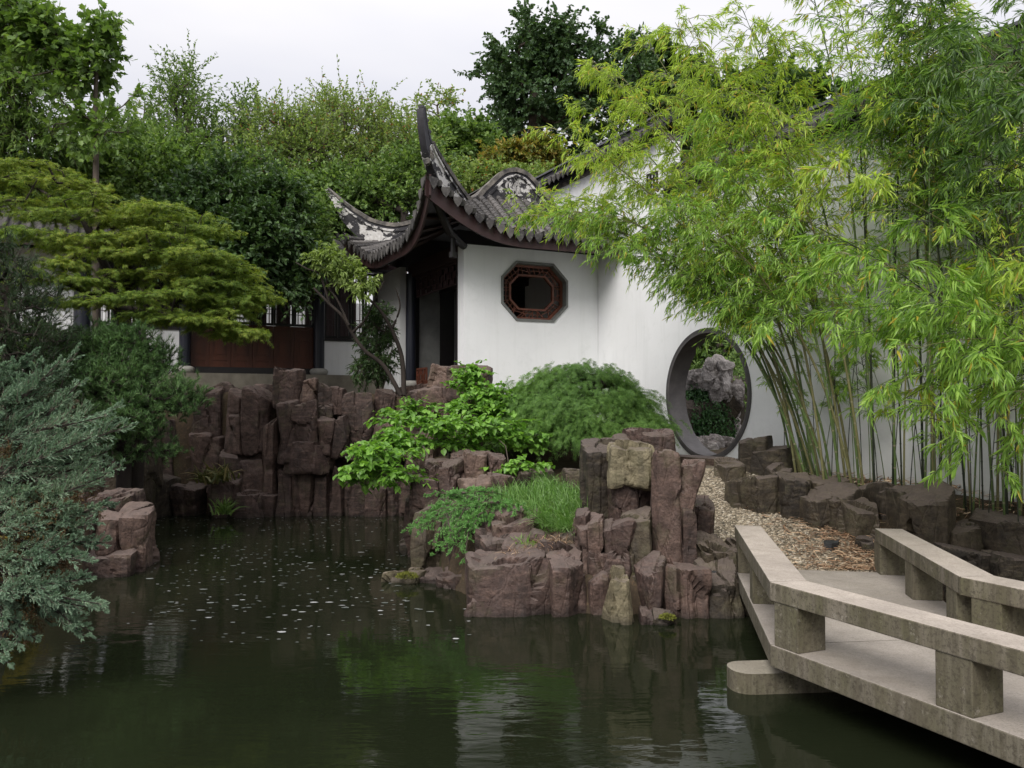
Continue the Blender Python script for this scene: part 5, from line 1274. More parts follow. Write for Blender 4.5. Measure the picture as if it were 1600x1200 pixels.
def tree(name, label, cat_, base, trunk, r0, blobs, nclump, leafmat, lkind, Ll, Wl, seed, shoots=9, nl=16, slen=.5, up=.25, outw=.6, droop=.12, bark=None, flat=0.0, shell=.35, sub=0, sag=.15, group=None, twig=True, ang=.9, crown='crown', roll=.6, rtip=.012, subn=5, subr=.5):
    rg = np.random.default_rng(seed); t = thing(name, label, cat_, tuple(base), group)
    pts, dr = blob_points(blobs, nclump, rg, shell)
    skeleton(trunk, pts, r0, mat=bark or M['bark'], parent=t, rg=rg, rtip=rtip)
    P_ = np.repeat(pts, shoots, 0) + rg.normal(size=(len(pts) * shoots, 3)) * slen * .12; o_ = np.repeat(dr, shoots, 0)
    D_ = rdir(rg, len(P_)); D_[:, 2] *= (1 - flat); D_ = D_ + o_ * outw; D_[:, 2] += up; D_ = nrm(D_)
    S = (P_, D_, slen * rg.uniform(.5, 1.3, len(P_)), np.full(len(P_), droop))
    mb = MB()
    if sub:
        S2 = expand(S, subn, .15, .8, subr, droop, rg, flat=flat); 
        if twig:
            tm = MB(); twigs(tm, S, .006, .003); tm.build('twigs', bark or M['bark'], t, base=base)
        leafset(mb, cat(S, S2) if sub == 1 else S2, nl, .1, ang, Ll, Wl, lkind, rg, flat=flat, sag=sag, roll=roll)
    else:
        if twig:
            tm = MB(); twigs(tm, S, .006, .003); tm.build('twigs', bark or M['bark'], t, base=base)
        leafset(mb, S, nl, .1, ang, Ll, Wl, lkind, rg, flat=flat, sag=sag, roll=roll)
    mb.build(crown, leafmat, t, base=base); return t
def B(px, py, Y, rx, rz, ry=None, w=None):
    """ellipsoid given by its picture centre, distance and half sizes in picture pixels"""
    k = Y / F_PX; t = (at(px, py, Y), (rx * k, (ry if ry is not None else (rx + rz) * .5 * k), rz * k)); return t + (w,) if w else t
def base_at(px, Y, dz=0):
    x = (px - 800) / F_PX * Y; return np.array([x, Y, gz(x, Y) - .1 + dz])
def trunk_to(base, *pts): return [base] + [at(*p) for p in pts]

# ---- distant trees
b = base_at(830, 42); tree('broad_tree', 'tall dark broadleaf tree against the sky behind the pavilion roof', 'tree', b, trunk_to(b, (835, 200, 42), (840, 70, 42)), .45,
    [B(850, 60, 42, 62, 38), B(815, 85, 42, 48, 36), B(900, 90, 42, 58, 44), B(860, 140, 42, 88, 50), B(800, 150, 42, 44, 34), B(940, 150, 42, 50, 55), B(770, 130, 42, 26, 22), B(850, 205, 42, 88, 36), B(980, 120, 43, 40, 50)], 210, L['bg_deep'], 'oval', .21, .15, 21, shoots=11, nl=15, slen=.95, group='trees beyond the garden walls', sub=0)
b = base_at(1050, 46); tree('broad_tree', 'dark broadleaf tree rising behind the top of the tall wall and bamboo', 'tree', b, trunk_to(b, (1040, 260, 46), (1040, 140, 46)), .4,
    [B(1050, 150, 46, 52, 60), B(1000, 120, 46, 48, 60), B(1190, 130, 47, 70, 50), B(1240, 190, 47, 90, 60), B(1100, 200, 46, 70, 60)], 190, L['bg_dark'], 'oval', .36, .28, 22, shoots=10, nl=12, slen=1.0, group='trees beyond the garden walls')
b = base_at(725, 34); tree('round_tree', 'rounded mid green tree behind the near eave tip', 'tree', b, trunk_to(b, (725, 320, 34), (722, 240, 34)), .28,
    [B(725, 232, 34, 52, 40), B(700, 255, 34, 40, 40), B(755, 260, 34, 32, 36)], 130, L['bg_mid'], 'oval', .20, .14, 23, shoots=11, nl=14, slen=.7, group='trees beyond the garden walls')
b = base_at(690, 38); tree('slender_tree', 'pale feathery sapling standing thin against the sky left of the eave tip', 'tree', b, trunk_to(b, (690, 260, 38), (683, 165, 38)), .1,
    [B(683, 172, 38, 42, 22), B(700, 205, 38, 46, 22), B(660, 215, 38, 26, 26)], 34, L['bg_light'], 'oval', .17, .09, 24, shoots=8, nl=9, slen=.8, bark=M['bark_pale'])
b = base_at(815, 30); tree('orange_tree', 'small tree with orange tipped leaves above the pavilion ridge', 'tree', b, trunk_to(b, (815, 300, 30), (815, 260, 30)), .12,
    [B(830, 245, 30, 40, 24), B(790, 255, 30, 32, 20), B(860, 255, 30, 18, 14)], 70, L['orange'], 'oval', .19, .08, 25, shoots=9, nl=14, slen=.5)
b = base_at(770, 27); tree('leafy_shrub', 'light green shrub low behind the pavilion ridge', 'shrub', b, trunk_to(b, (770, 330, 27), (770, 300, 27)), .1,
    [B(745, 290, 27, 46, 30), B(800, 292, 27, 50, 26), B(850, 290, 28, 36, 22)], 90, L['bg_light'], 'oval', .12, .07, 26, shoots=9, nl=14, slen=.5)
# small leaved trees behind the hall, ragged against the sky
SPK = 'small-leaved trees standing behind the hall'
def rag(label, bx, Y, tops, blobs, n, seed, mat, **kw):
    b = base_at(bx, Y); a = dict(shoots=8, nl=14, slen=1.0, up=.85, outw=.35, droop=.03, group=SPK, sag=.05, twig=True); a.update(kw)
    return tree('small_leaved_tree', label, 'tree', b, trunk_to(b, (bx, 330, Y), tops), .16, blobs, n, mat, 'oval', .105, .05, seed, **a)
rag('spiky topped tree, highest of the small-leaved trees left of the eaves', 300, 25, (292, 160, 25), [B(285, 150, 25, 20, 42, w=.6), B(290, 225, 25, 62, 55), B(360, 235, 25, 50, 45), B(235, 240, 25, 46, 50), B(395, 190, 25, 30, 34, w=.3)], 115, 31, L['bg_mid'])
rag('loose pale tree directly right of the spiky topped tree', 440, 24, (450, 200, 24), [B(450, 215, 24, 45, 38), B(420, 265, 24, 58, 48), B(490, 250, 24, 48, 52)], 95, 32, L['bg_light'])
rag('pale tree with reddish shoots nearest to the tall eave tip', 590, 25, (575, 190, 25), [B(560, 215, 25, 46, 48), B(600, 260, 25, 70, 54), B(545, 290, 25, 70, 48), B(640, 230, 25, 34, 36), B(640, 300, 25, 46, 40), B(530, 200, 25, 22, 36, w=.4)], 150, 33, L['bg_light'])
rag('slim pale tree between the far eave tip and the sky', 500, 27, (508, 165, 27), [B(508, 200, 27, 24, 42), B(490, 250, 27, 40, 44)], 50, 34, L['bg_light'])
for i, (x, y) in enumerate(((598, 158), (612, 168), (636, 175), (380, 168), (226, 160), (590, 190))):
    b = base_at(x, 30); tree('tall_sapling', ['thin upright sapling spire left of two between the eaves and sky', 'thin sapling spire right beside the leftmost spire by the eaves', 'thin sapling spire closest to the near eave tip', 'thin leaning sapling spire above the pale loose tree', 'thin pale sapling spire left of the spiky topped tree', 'short thin sapling below the spires between the eaves'][i], 'tree', b,
        trunk_to(b, (x - 2, 280, 30), (x, y, 30)), .05, [B(x, y + 20, 30, 5, 26), B(x - 1, y + 65, 30, 9, 30)], 16, L['bg_light'], 'oval', .12, .06, 40 + i, shoots=6, nl=8, slen=.45, up=.9, group='saplings behind the hall', bark=M['bark_pale'])
# top left group
b = base_at(150, 17); tree('broad_leaved_tree', 'large-leaved tree with a shoot standing up against the sky at left', 'tree', b, trunk_to(b, (150, 260, 17), (150, 130, 17), (158, 60, 17)), .07,
    [B(162, 42, 17, 12, 12, w=.22), B(156, 72, 17, 18, 16, w=.35), B(140, 110, 17, 24, 22, w=.5), B(120, 150, 17, 36, 26), B(70, 60, 17, 30, 40, w=.8), B(30, 40, 17, 40, 40, w=1),  B(140, 190, 17, 52, 30), B(200, 170, 17, 32, 20), B(90, 185, 17, 46, 34), B(60, 120, 17, 36, 44), B(190, 215, 17, 48, 24)], 150, L['big_leaf'], 'lobes', .16, .14, 51, shoots=5, nl=7, slen=.42, up=.2)
b = base_at(20, 19); tree('bamboo_clump', 'olive green clump filling the top left corner', 'tree', b, trunk_to(b, (20, 300, 19), (15, 60, 19)), .09,
    [B(25, 60, 19, 52, 60), B(-10, 20, 19, 60, 50), B(30, 150, 19, 52, 60), B(60, 215, 19, 60, 40), B(-30, 150, 19, 60, 90), B(20, 230, 19, 70, 40)], 170, L['bg_mid'], 'lance', .15, .05, 52, shoots=9, nl=15, slen=.6, up=-.1, droop=.3)
# dark masses over the hall
DK = 'dark trees leaning over the hall'
def dark(label, bx, Y, blobs, n, seed, mat=None, **kw):
    b = base_at(bx, Y); a = dict(shoots=10, nl=15, slen=.5, up=.15, group=DK); a.update(kw)
    return tree('dense_tree', label, 'tree', b, trunk_to(b, (bx, 450, Y), (bx + 4, 330, Y)), .10, blobs, n, mat or L['bg_dark'], 'oval', .12, .07, seed, bark=M['bark_dark'], **a)
dark('dense tree left, over the lattice windows of the hall', 200, 20.6, [B(150, 290, 20.6, 80, 60), B(230, 290, 20.6, 80, 60), B(180, 370, 20.3, 90, 60), B(90, 340, 20.6, 70, 60), B(265, 370, 20.5, 60, 50), B(20, 340, 19.5, 60, 40), B(40, 400, 19.0, 60, 30), B(0, 300, 19.5, 50, 50)], 250, 61, L['bg_mid'], slen=.7, up=.4)
dark('dense dark tree over the red-brown doors of the hall', 222, 18.8, [B(325, 328, 18.8, 62, 44), B(395, 342, 18.8, 62, 50), B(365, 292, 18.8, 26, 30), B(432, 325, 18.8, 30, 36), B(350, 390, 18.6, 95, 48), B(425, 380, 18.6, 60, 52), B(290, 350, 18.8, 50, 50), B(462, 440, 18.6, 30, 26), B(395, 430, 18.4, 70, 30)], 300, 62, L['bg_dark'], slen=.6, up=.3)
dark('dense dark tree reaching to the far eave tip', 628, 21.9, [B(458, 355, 19.6, 36, 44), B(500, 335, 22.4, 44, 44), B(470, 400, 19.4, 30, 44), B(425, 322, 19.4, 34, 30), B(540, 310, 22.6, 50, 30)], 180, 63, L['bg_mid'], slen=.7, up=.4)
dark('mid green tree under the spiky topped tree', 290, 23.0, [B(255, 262, 23, 52, 30), B(330, 292, 23, 50, 34), B(410, 305, 23, 50, 34), B(165, 240, 23, 50, 40), B(200, 290, 23, 50, 30)], 150, 64, L['bg_mid'], slen=.95, up=.8, nl=13)
dark('mid green tree behind the sagging ridge between the two eave tips', 600, 22.5, [B(560, 328, 22.5, 56, 30), B(625, 312, 22.5, 40, 34), B(664, 280, 23, 30, 36)], 115, 65, L['bg_mid'], slen=.9, up=.7, nl=13)

# ---- golden layered maple
rg = np.random.default_rng(71)
b = base_at(205, 15.2); mt = thing('layered_maple', 'golden green maple with flat layered boughs in front of the hall', 'tree', tuple(b))
pads = [(40, 262, 14.6, 60, 16), (100, 290, 14.4, 66, 15), (20, 320, 14.2, 60, 18), (170, 320, 14.2, 75, 15), (260, 330, 14.0, 62, 14), (60, 370, 13.8, 66, 15), (140, 378, 13.8, 62, 13), (230, 372, 13.7, 72, 13), (300, 398, 13.6, 56, 12),
        (20, 425, 13.4, 56, 15), (75, 412, 13.3, 40, 11), (345, 425, 13.8, 44, 15), (120, 440, 13.6, 60, 12), (210, 430, 13.8, 62, 14), (280, 462, 13.5, 70, 13), (180, 470, 13.3, 60, 11), (360, 470, 13.9, 50, 14), (340, 505, 13.7, 44, 12), (390, 520, 13.9, 16, 8), (250, 492, 13.4, 56, 9), (230, 350, 14.3, 60, 12), (110, 340, 14.0, 60, 12), (310, 360, 14.2, 40, 9), (15, 285, 14.8, 50, 20), (385, 450, 14.2, 30, 14), (330, 445, 13.8, 50, 12), (370, 488, 13.8, 34, 12), (300, 500, 13.3, 44, 10), (370, 520, 13.7, 40, 9), (400, 465, 14.0, 26, 12), (330, 415, 14.0, 50, 12), (250, 400, 13.9, 60, 12), (180, 400, 13.8, 60, 12), (60, 475, 13.6, 50, 12)]
cl = []; pn = []
for (px, py, Y, rx, rz) in pads:
    k = Y / F_PX; n = max(7, int(rx * .30)); a = rg.uniform(0, 2 * np.pi, n); r = np.sqrt(rg.random(n)); c = at(px, py, Y)
    q = np.stack([np.cos(a) * r * rx * k, np.sin(a) * r * rx * k * .95, rg.normal(0, .12, n) * rz * k + (1 - r ** 2) * rz * k * .7 - rz * k * .3], 1) + c; cl.append(q); pn.append(nrm(np.stack([np.cos(a), np.sin(a), a * 0], 1)))
cl = np.concatenate(cl); pn = np.concatenate(pn)
skeleton([b, at(222, 565, 15.0), at(214, 530, 14.9), at(190, 500, 14.6), at(170, 430, 14.4), at(130, 340, 14.4)], cl, .14, mat=M['bark_dark'], parent=mt, rg=rg, rtip=.006)
ns = 10; P_ = np.repeat(cl, ns, 0) + rg.normal(size=(len(cl) * ns, 3)) * [.10, .10, .02]; D_ = rdir(rg, len(P_)) * [1, 1, .18] + np.repeat(pn, ns, 0) * .5; D_[:, 2] += .05
S = (P_, nrm(D_), rg.uniform(.12, .30, len(P_)), np.full(len(P_), .25))
mb = MB(); leafset(mb, S, 11, .05, .8, .075, .016, 'palm', rg, flat=.5, sag=.25, roll=.35); mb.build('crown', L['maple_gold'], mt, base=b)
tm = MB(); twigs(tm, S, .004, .002, seg=1); tm.build('twigs', M['bark_dark'], mt, base=b)

# ---- pine over the left rocks
def pine(label, bx, Y, trunk, blobs, n, seed, mat, nlen=.085, tufts=9, nn=26, wid=.0065, slen=.16, cat_='tree', name='pine_tree', basez=None):
    rg = np.random.default_rng(seed); b = base_at(bx, Y) if basez is None else basez; t = thing(name, label, cat_, tuple(b))
    pts, dr = blob_points(blobs, n, rg, .55); skeleton([b] + [at(*p) for p in trunk], pts, .12, mat=M['bark_dark'], parent=t, rg=rg, rtip=.008)
    P_ = np.repeat(pts, tufts, 0) + rg.normal(size=(len(pts) * tufts, 3)) * .09; D_ = rdir(rg, len(P_)) * [1, 1, .5] + np.repeat(dr, tufts, 0) * .4; D_[:, 2] += .75
    S = (P_, nrm(D_), rg.uniform(.6, 1.3, len(P_)) * slen, np.full(len(P_), 0.0)); mb = MB()
    leafset(mb, S, nn, .15, .75, nlen, wid, 'needle', rg, sag=-.05); mb.build('needles', mat, t, base=b)
    tm = MB(); twigs(tm, S, .006, .004, seg=1); tm.build('twigs', M['bark_dark'], t, base=b); return t
pine('rounded green pine above the left bank rocks', 190, 13.2, [(195, 700, 13.2), (190, 620, 13.2), (185, 560, 13.2)],
     [B(150, 545, 13.2, 44, 26), B(200, 545, 13.0, 44, 26), B(125, 600, 12.9, 40, 26), B(180, 595, 12.7, 48, 28), B(245, 570, 13.1, 36, 26), B(240, 620, 12.8, 38, 26), B(285, 628, 12.9, 26, 26), B(200, 650, 12.6, 42, 24), B(160, 655, 12.6, 40, 22), B(228, 672, 12.7, 28, 20), B(110, 560, 13.3, 34, 26), B(190, 705, 12.9, 34, 14), B(268, 705, 13.0, 26, 10), B(165, 722, 12.8, 26, 10)], 420, 81, L['pine'], nlen=.075, nn=34, wid=.0085, slen=.13)
pine('very dark conifer at the left edge behind the blue juniper', 20, 12.2, [(20, 700, 12.2), (15, 560, 12.2), (12, 470, 12.2)],
     [B(20, 440, 12.2, 50, 24), B(60, 465, 12.4, 40, 22), B(10, 400, 12.4, 40, 22), B(75, 520, 12.4, 34, 26), B(10, 490, 12.1, 66, 28), B(40, 530, 12.0, 56, 26), B(5, 570, 12.0, 66, 34), B(60, 590, 12.0, 46, 28), B(15, 640, 12, 70, 40), B(70, 660, 12, 60, 40)], 250, 82, L['pine_dark'])
b = base_at(100, 14.5); tree('dark_shrub', 'dim olive shrub between the layered maple and the pine', 'shrub', b, trunk_to(b, (95, 560, 14.5), (90, 530, 14.5)), .08,
    [B(60, 525, 14.3, 40, 26), B(90, 560, 14.3, 46, 26), B(40, 570, 14.2, 50, 30)], 80, L['bg_mid'], 'oval', .05, .03, 83, shoots=9, nl=18, slen=.3)

# ---- blue juniper in the left foreground: long feathery sprays
rg = np.random.default_rng(91); b = np.array([-4.95, 6.6, -.3]); jn = thing('blue_juniper', 'silvery blue juniper with feathery sprays reaching over the water at left', 'shrub', tuple(b))
sp_ = [  # start px,py,Y  ->  tip px,py,Y
 ((-30, 660, 6.9), (118, 556, 6.7)), ((-30, 700, 6.9), (122, 602, 6.6)), ((-20, 700, 6.8), (168, 652, 6.4)), ((0, 720, 6.7), (200, 668, 6.3)), ((-20, 640, 7.0), (80, 590, 6.9)), ((-40, 620, 7), (40, 560, 7.0)),
 ((20, 800, 6.7), (185, 732, 6.4)), ((30, 840, 6.6), (165, 790, 6.4)), ((10, 760, 6.8), (170, 720, 6.5)), ((-10, 760, 6.8), (150, 690, 6.5)), ((10, 900, 6.5), (165, 955, 6.2)), ((0, 860, 6.5), (130, 870, 6.2)), ((10, 900, 6.5), (120, 985, 6.2)),
 ((-20, 880, 6.5), (60, 1005, 6.2)), ((-20, 740, 6.9), (90, 700, 6.5)), ((-30, 790, 6.8), (70, 760, 6.4)), ((0, 850, 6.6), (150, 820, 6.3)), ((-30, 680, 7), (60, 640, 6.7)), ((0, 800, 6.6), (110, 790, 6.3)), ((-10, 880, 6.5), (90, 930, 6.1)), ((-30, 930, 6.4), (40, 990, 6.1)), ((-60, 980, 6.3), (20, 1040, 6.0)), ((0, 930, 6.4), (140, 905, 6.2)), ((-60, 600, 7.1), (10, 580, 7.0)), ((10, 830, 6.7), (165, 850, 6.4))]
P_, D_, Ln, Dr = [], [], [], []
mains = MB()
for (s0, s1) in sp_:
    a, c = at(*s0), at(*s1)
    for q in range(3):
        a2 = a + rg.normal(size=3) * [.10, .15, .06]; c2 = c + (rg.normal(size=3) * [.06, .16, .06] if q else 0) + (0 if q == 0 else (a - c) * rg.uniform(0, .25)); d = c2 - a2; l_ = np.linalg.norm(d)
        P_.append(a2); D_.append(d / l_ - Z * .06); Ln.append(l_); Dr.append(-.07)
S0 = (np.array(P_), nrm(np.array(D_)), np.array(Ln), np.array(Dr)); twigs(mains, S0, .016, .004, seg=5)
hub = np.array([-5.75, 7.1, 1.1])
mains.tube([np.array([-6.1, 7.3, gz(-6.1, 7.3) - .2]), np.array([-5.95, 7.2, .7]), hub, np.array([-5.9, 7.3, 2.2])], [.09, .08, .06, .02], 8)
for s in np.array(P_)[::5]: mains.tube([hub + (s - hub) * .04, hub + (s - hub) * .5 + Z * .06, s], [.028, .020, .013], 6)
mains.build('branches', M['bark_dark'], jn, base=b)
back = rdir(rg, 46); back[:, 0] = -np.abs(back[:, 0]); back[:, 2] *= .7; SB = (np.repeat(hub[None], 46, 0) + back * .1 + rg.normal(size=(46, 3)) * [.05, .1, .35], nrm(back + [0, .1, .15]), rg.uniform(.5, .9, 46), np.full(46, .05)); s5 = np.array(P_)[::2]; v5 = s5 - hub; l5 = np.linalg.norm(v5, axis=1); SC5 = (hub + v5 * .4, nrm(v5 + rg.normal(size=v5.shape) * .12), l5 * .75, np.full(len(s5), -.05)); S0 = cat(S0, SB, SC5)
S1 = expand(S0, 24, .15, .45, .30, -.03, rg, taper=.80, up=.10); S2 = expand(S1, 14, .1, .5, .36, .0, rg, taper=.5, up=.05)
mb = MB(); leafset(mb, S1, 20, .05, .4, .019, .0055, 'needle', rg, sag=0); leafset(mb, S2, 14, 0, .4, .018, .005, 'needle', rg, sag=0); mb.build('foliage', L['juniper'], jn, base=b)
tm = MB(); twigs(tm, S1, .004, .002, seg=2); tm.build('twigs', M['bark_pale'], jn, base=b)
# dry inner part
P_, dr = blob_points([B(20, 790, 6.7, 60, 30), B(70, 830, 6.6, 60, 34), B(10, 880, 6.6, 60, 50), B(60, 900, 6.5, 50, 40), B(20, 960, 6.4, 50, 40), B(10, 720, 6.9, 50, 40), B(100, 800, 6.6, 40, 40)], 130, rg, .2)
S = (np.repeat(P_, 5, 0), rdir(rg, len(P_) * 5), rg.uniform(.1, .25, len(P_) * 5), np.zeros(len(P_) * 5)); S2 = expand(S, 6, .1, .7, .5, 0, rg)
mb = MB(); leafset(mb, S2, 12, 0, .6, .024, .007, 'needle', rg, sag=0); mb.build('dry_foliage', L['juniper_brown'], jn, base=b)
b = base_at(10, 9.0); tree('yellow_shrub', 'patch of yellow shrub glimpsed below the juniper at the left edge', 'shrub', b, trunk_to(b, (5, 900, 9), (5, 880, 9)), .03, [B(8, 880, 9.0, 30, 26)], 30, L['yellow'], 'oval', .05, .03, 92, shoots=8, nl=16, slen=.2)

# ---- crooked small tree by the hall
b = at(626, 618, 17.2); ct = thing('crooked_tree', 'small crooked leaning tree with pale leaves in front of the white dado', 'tree', tuple(b))
rg = np.random.default_rng(101)
tk_ = [b, at(600, 572, 17.2), at(570, 548, 17.1), at(550, 520, 17.1), at(536, 495, 17.0), at(515, 475, 17.0), at(490, 450, 17)]
m = MB(); tl = spline(tk_, 26); m.tube(tl, np.linspace(.048, .022, 26), 9)
t2 = spline([b + np.array([.05, .1, 0]), at(628, 560, 17.4), at(612, 515, 17.4), at(590, 480, 17.4), at(560, 455, 17.3)], 20); m.tube(t2, np.linspace(.055, .022, 20), 9)
for pth in ([at(545, 508, 17), at(528, 470, 17), at(510, 440, 17), at(520, 400, 16.9)], [at(550, 520, 17.1), at(570, 500, 17), at(585, 470, 16.9), at(600, 440, 16.8)], [at(515, 475, 17), at(500, 430, 16.9), at(480, 420, 16.9), at(462, 410, 17)], [at(520, 450, 17), at(550, 420, 16.8), at(575, 430, 16.6)], [at(612, 515, 17.4), at(625, 480, 17.3), at(618, 450, 17.2)]):
    q = spline(pth, 14); m.tube(q, np.linspace(.028, .010, 14), 6)
m.build('trunk', M['bark_dark'], ct, smooth=True, base=b)
pts, dr = blob_points([B(512, 402, 16.9, 20, 14), B(540, 408, 16.7, 24, 12), B(545, 428, 16.7, 30, 12), B(578, 442, 16.5, 20, 10), B(560, 452, 16.6, 20, 8), B(496, 410, 17, 12, 14)], 38, rg, .3)
S = (np.repeat(pts, 7, 0), nrm(rdir(rg, len(pts) * 7) + np.repeat(dr, 7, 0) * .4), rg.uniform(.1, .3, len(pts) * 7), np.full(len(pts) * 7, .2))
mb = MB(); leafset(mb, S, 9, .1, .8, .11, .045, 'lance2', rg, sag=.35); mb.build('crown', L['olive'], ct, base=b)
tm = MB(); twigs(tm, S, .005, .003, seg=1); tm.build('twigs', M['bark'], ct, base=b)
b = base_at(590, 17.9); tree('dark_shrub', 'dark drooping shrub against the white wall behind the crooked tree', 'shrub', b, trunk_to(b, (590, 600, 17.9), (590, 540, 17.9)), .04,
    [B(585, 520, 17.8, 22, 22), B(590, 560, 17.7, 22, 28), B(570, 575, 17.7, 16, 20), B(600, 500, 17.8, 20, 20)], 60, L['bg_dark'], 'lance', .10, .03, 102, shoots=8, nl=12, slen=.25, up=-.1, droop=.3)

# ---- weeping laceleaf maple mound
rg = np.random.default_rng(111); b = base_at(915, 14.4); wm = thing('weeping_maple', 'dome shaped laceleaf maple, dark green, in front of the white wall', 'tree', tuple(b))
cc = at(902, 665, 14.3); R3 = np.array([1.30, 1.1, .98]); n = 760; d = rdir(rg, n); d[:, 2] = np.abs(d[:, 2]) * 1.0 - .22; d = nrm(d)
rad = 1 + .22 * fbm(d * 2.9 + 4, 9, 4); q = cc + d * R3 * (rad * rg.uniform(.80, 1.0, n))[:, None]; q[:, 2] = np.maximum(q[:, 2], b[2] + .12)
lay = np.round((q[:, 2]) / .13) * .13; q[:, 2] = q[:, 2] * .45 + lay * .55
skeleton([b, b + np.array([.1, 0, .5]), b + np.array([-.05, .05, 1.0]), b + np.array([.1, 0, 1.35])], q, .11, mat=M['bark_dark'], parent=wm, rg=rg, rtip=.005)
o_ = nrm(d * [1, 1, .25]); ns = 9; P_ = np.repeat(q, ns, 0) + rg.normal(size=(n * ns, 3)) * [.09, .09, .04]; D_ = nrm(np.repeat(o_, ns, 0) + rdir(rg, n * ns) * [.75, .75, .3] + [0, 0, .1])
S = (P_, D_, rg.uniform(.10, .26, n * ns), np.full(n * ns, .75)); mb = MB(); leafset(mb, S, 10, .05, .7, .075, .011, 'palm', rg, flat=.4, sag=.5, roll=.4); mb.build('crown', L['weep'], wm, base=b)

# ---- bright heart-leaved shrub
b = base_at(700, 12.9); hs = thing('heart_leaved_shrub', 'bright green heart-leaved shrub spreading over the rocks before the pavilion', 'shrub', tuple(b)); rg = np.random.default_rng(121)
bl = [B(740, 585, 12.4, 26, 14, w=1.1), B(735, 605, 12.3, 30, 14, w=1), B(765, 620, 12.2, 36, 22, w=2), B(730, 640, 12.0, 40, 20, w=2), B(800, 640, 12.3, 44, 26, w=2.4), B(700, 660, 11.8, 50, 16, w=1.6), B(640, 640, 12, 34, 14, w=1.3), B(620, 660, 12, 24, 12, w=.7), B(640, 690, 11.8, 54, 18, w=2.2), B(590, 705, 11.7, 42, 14, w=1.6), B(580, 730, 11.6, 34, 10, w=1.1), B(615, 745, 11.6, 24, 12, w=.8), B(555, 748, 11.6, 16, 8, w=.4),
      B(770, 670, 12, 50, 22, w=1.8), B(720, 690, 11.9, 40, 14, w=1.0), B(820, 680, 12.3, 36, 22, w=1.2), B(830, 610, 12.5, 20, 10, w=.5), B(818, 728, 12.0, 34, 10, w=.8), B(655, 745, 11.9, 18, 16, w=.3)]
def _back(c, r, w):
    py = 635 - (c[2] - 2.1) / c[1] * 1350; k = 1.15 if py < 650 else 1.07 if py < 692 else 1.0; q = c.copy(); q[0] *= k; q[1] *= k; q[2] = 2.1 + (c[2] - 2.1) * k; return (q, r, w)
bl = [_back(*x_) for x_ in bl]
pts, dr = blob_points(bl, 330, rg, .2)
skeleton([b, at(700, 720, 13.2), at(712, 680, 13.4), at(735, 620, 13.8)], pts, .035, mat=M['bark'], parent=hs, rg=rg, rtip=.004)
tiers = pts.copy(); ns = 4; P_ = np.repeat(tiers, ns, 0); D_ = rdir(rg, len(P_)) * [1, 1, .25] + np.repeat(dr, ns, 0) * [.4, .4, .1] + [0, 0, .12]
S = (P_, nrm(D_), rg.uniform(.15, .35, len(P_)), np.full(len(P_), .22)); mb = MB(); leafset(mb, S, 6, .1, .9, .082, .075, 'heart', rg, flat=.6, sag=.38, roll=.28, jit=.4); mb.build('crown', L['heart'], hs, base=b)
tm = MB(); twigs(tm, S, .004, .002, seg=1); tm.build('twigs', M['bark'], hs, base=b)

# ---- creeping juniper over the islet
rg = np.random.default_rng(131); b = at(750, 800, 10.3); cj = thing('creeping_juniper', 'bright green creeping juniper trailing over the islet rocks', 'shrub', tuple(b))
P_, D_, Ln = [], [], []
for (s0, s1, nq) in (((760, 780, 10.3), (660, 820, 10.0), 9), ((760, 778, 10.2), (700, 850, 9.85), 9), ((750, 775, 10.5), (690, 775, 10.6), 8), ((770, 785, 10.2), (750, 835, 9.8), 6), ((770, 780, 10.2), (810, 802, 9.9), 8), ((740, 775, 10.5), (780, 770, 10.5), 8), ((720, 790, 10.3), (715, 858, 9.75), 8), ((700, 785, 10.4), (655, 822, 10.2), 8), ((740, 800, 10.1), (735, 815, 9.9), 6), ((720, 775, 10.6), (740, 768, 10.7), 8)):
    a, c = at(*s0), at(*s1)
    for q in range(max(3, int(nq * .62))):
        a2 = a + rg.normal(size=3) * [.12, .15, .03]; c2 = c + rg.normal(size=3) * [.14, .12, .05]; d = c2 - a2; l_ = np.linalg.norm(d); P_.append(a2); D_.append(d / l_ + Z * .22); Ln.append(l_)
S0 = (np.array(P_), nrm(np.array(D_)), np.array(Ln), np.full(len(P_), .22)); S1 = expand(S0, 18, .05, .8, .18, .1, rg, flat=.3, taper=.5); S2 = expand(S1, 7, .1, .7, .45, .05, rg, flat=.2)
mb = MB(); leafset(mb, S1, 18, 0, .6, .020, .008, 'needle', rg, sag=-.1); leafset(mb, S2, 12, 0, .6, .018, .008, 'needle', rg, sag=-.1); mb.build('foliage', L['creep'], cj, base=b)
tm = MB(); twigs(tm, S0, .010, .003, seg=4); tm.build('branches', M['bark'], cj, base=b)

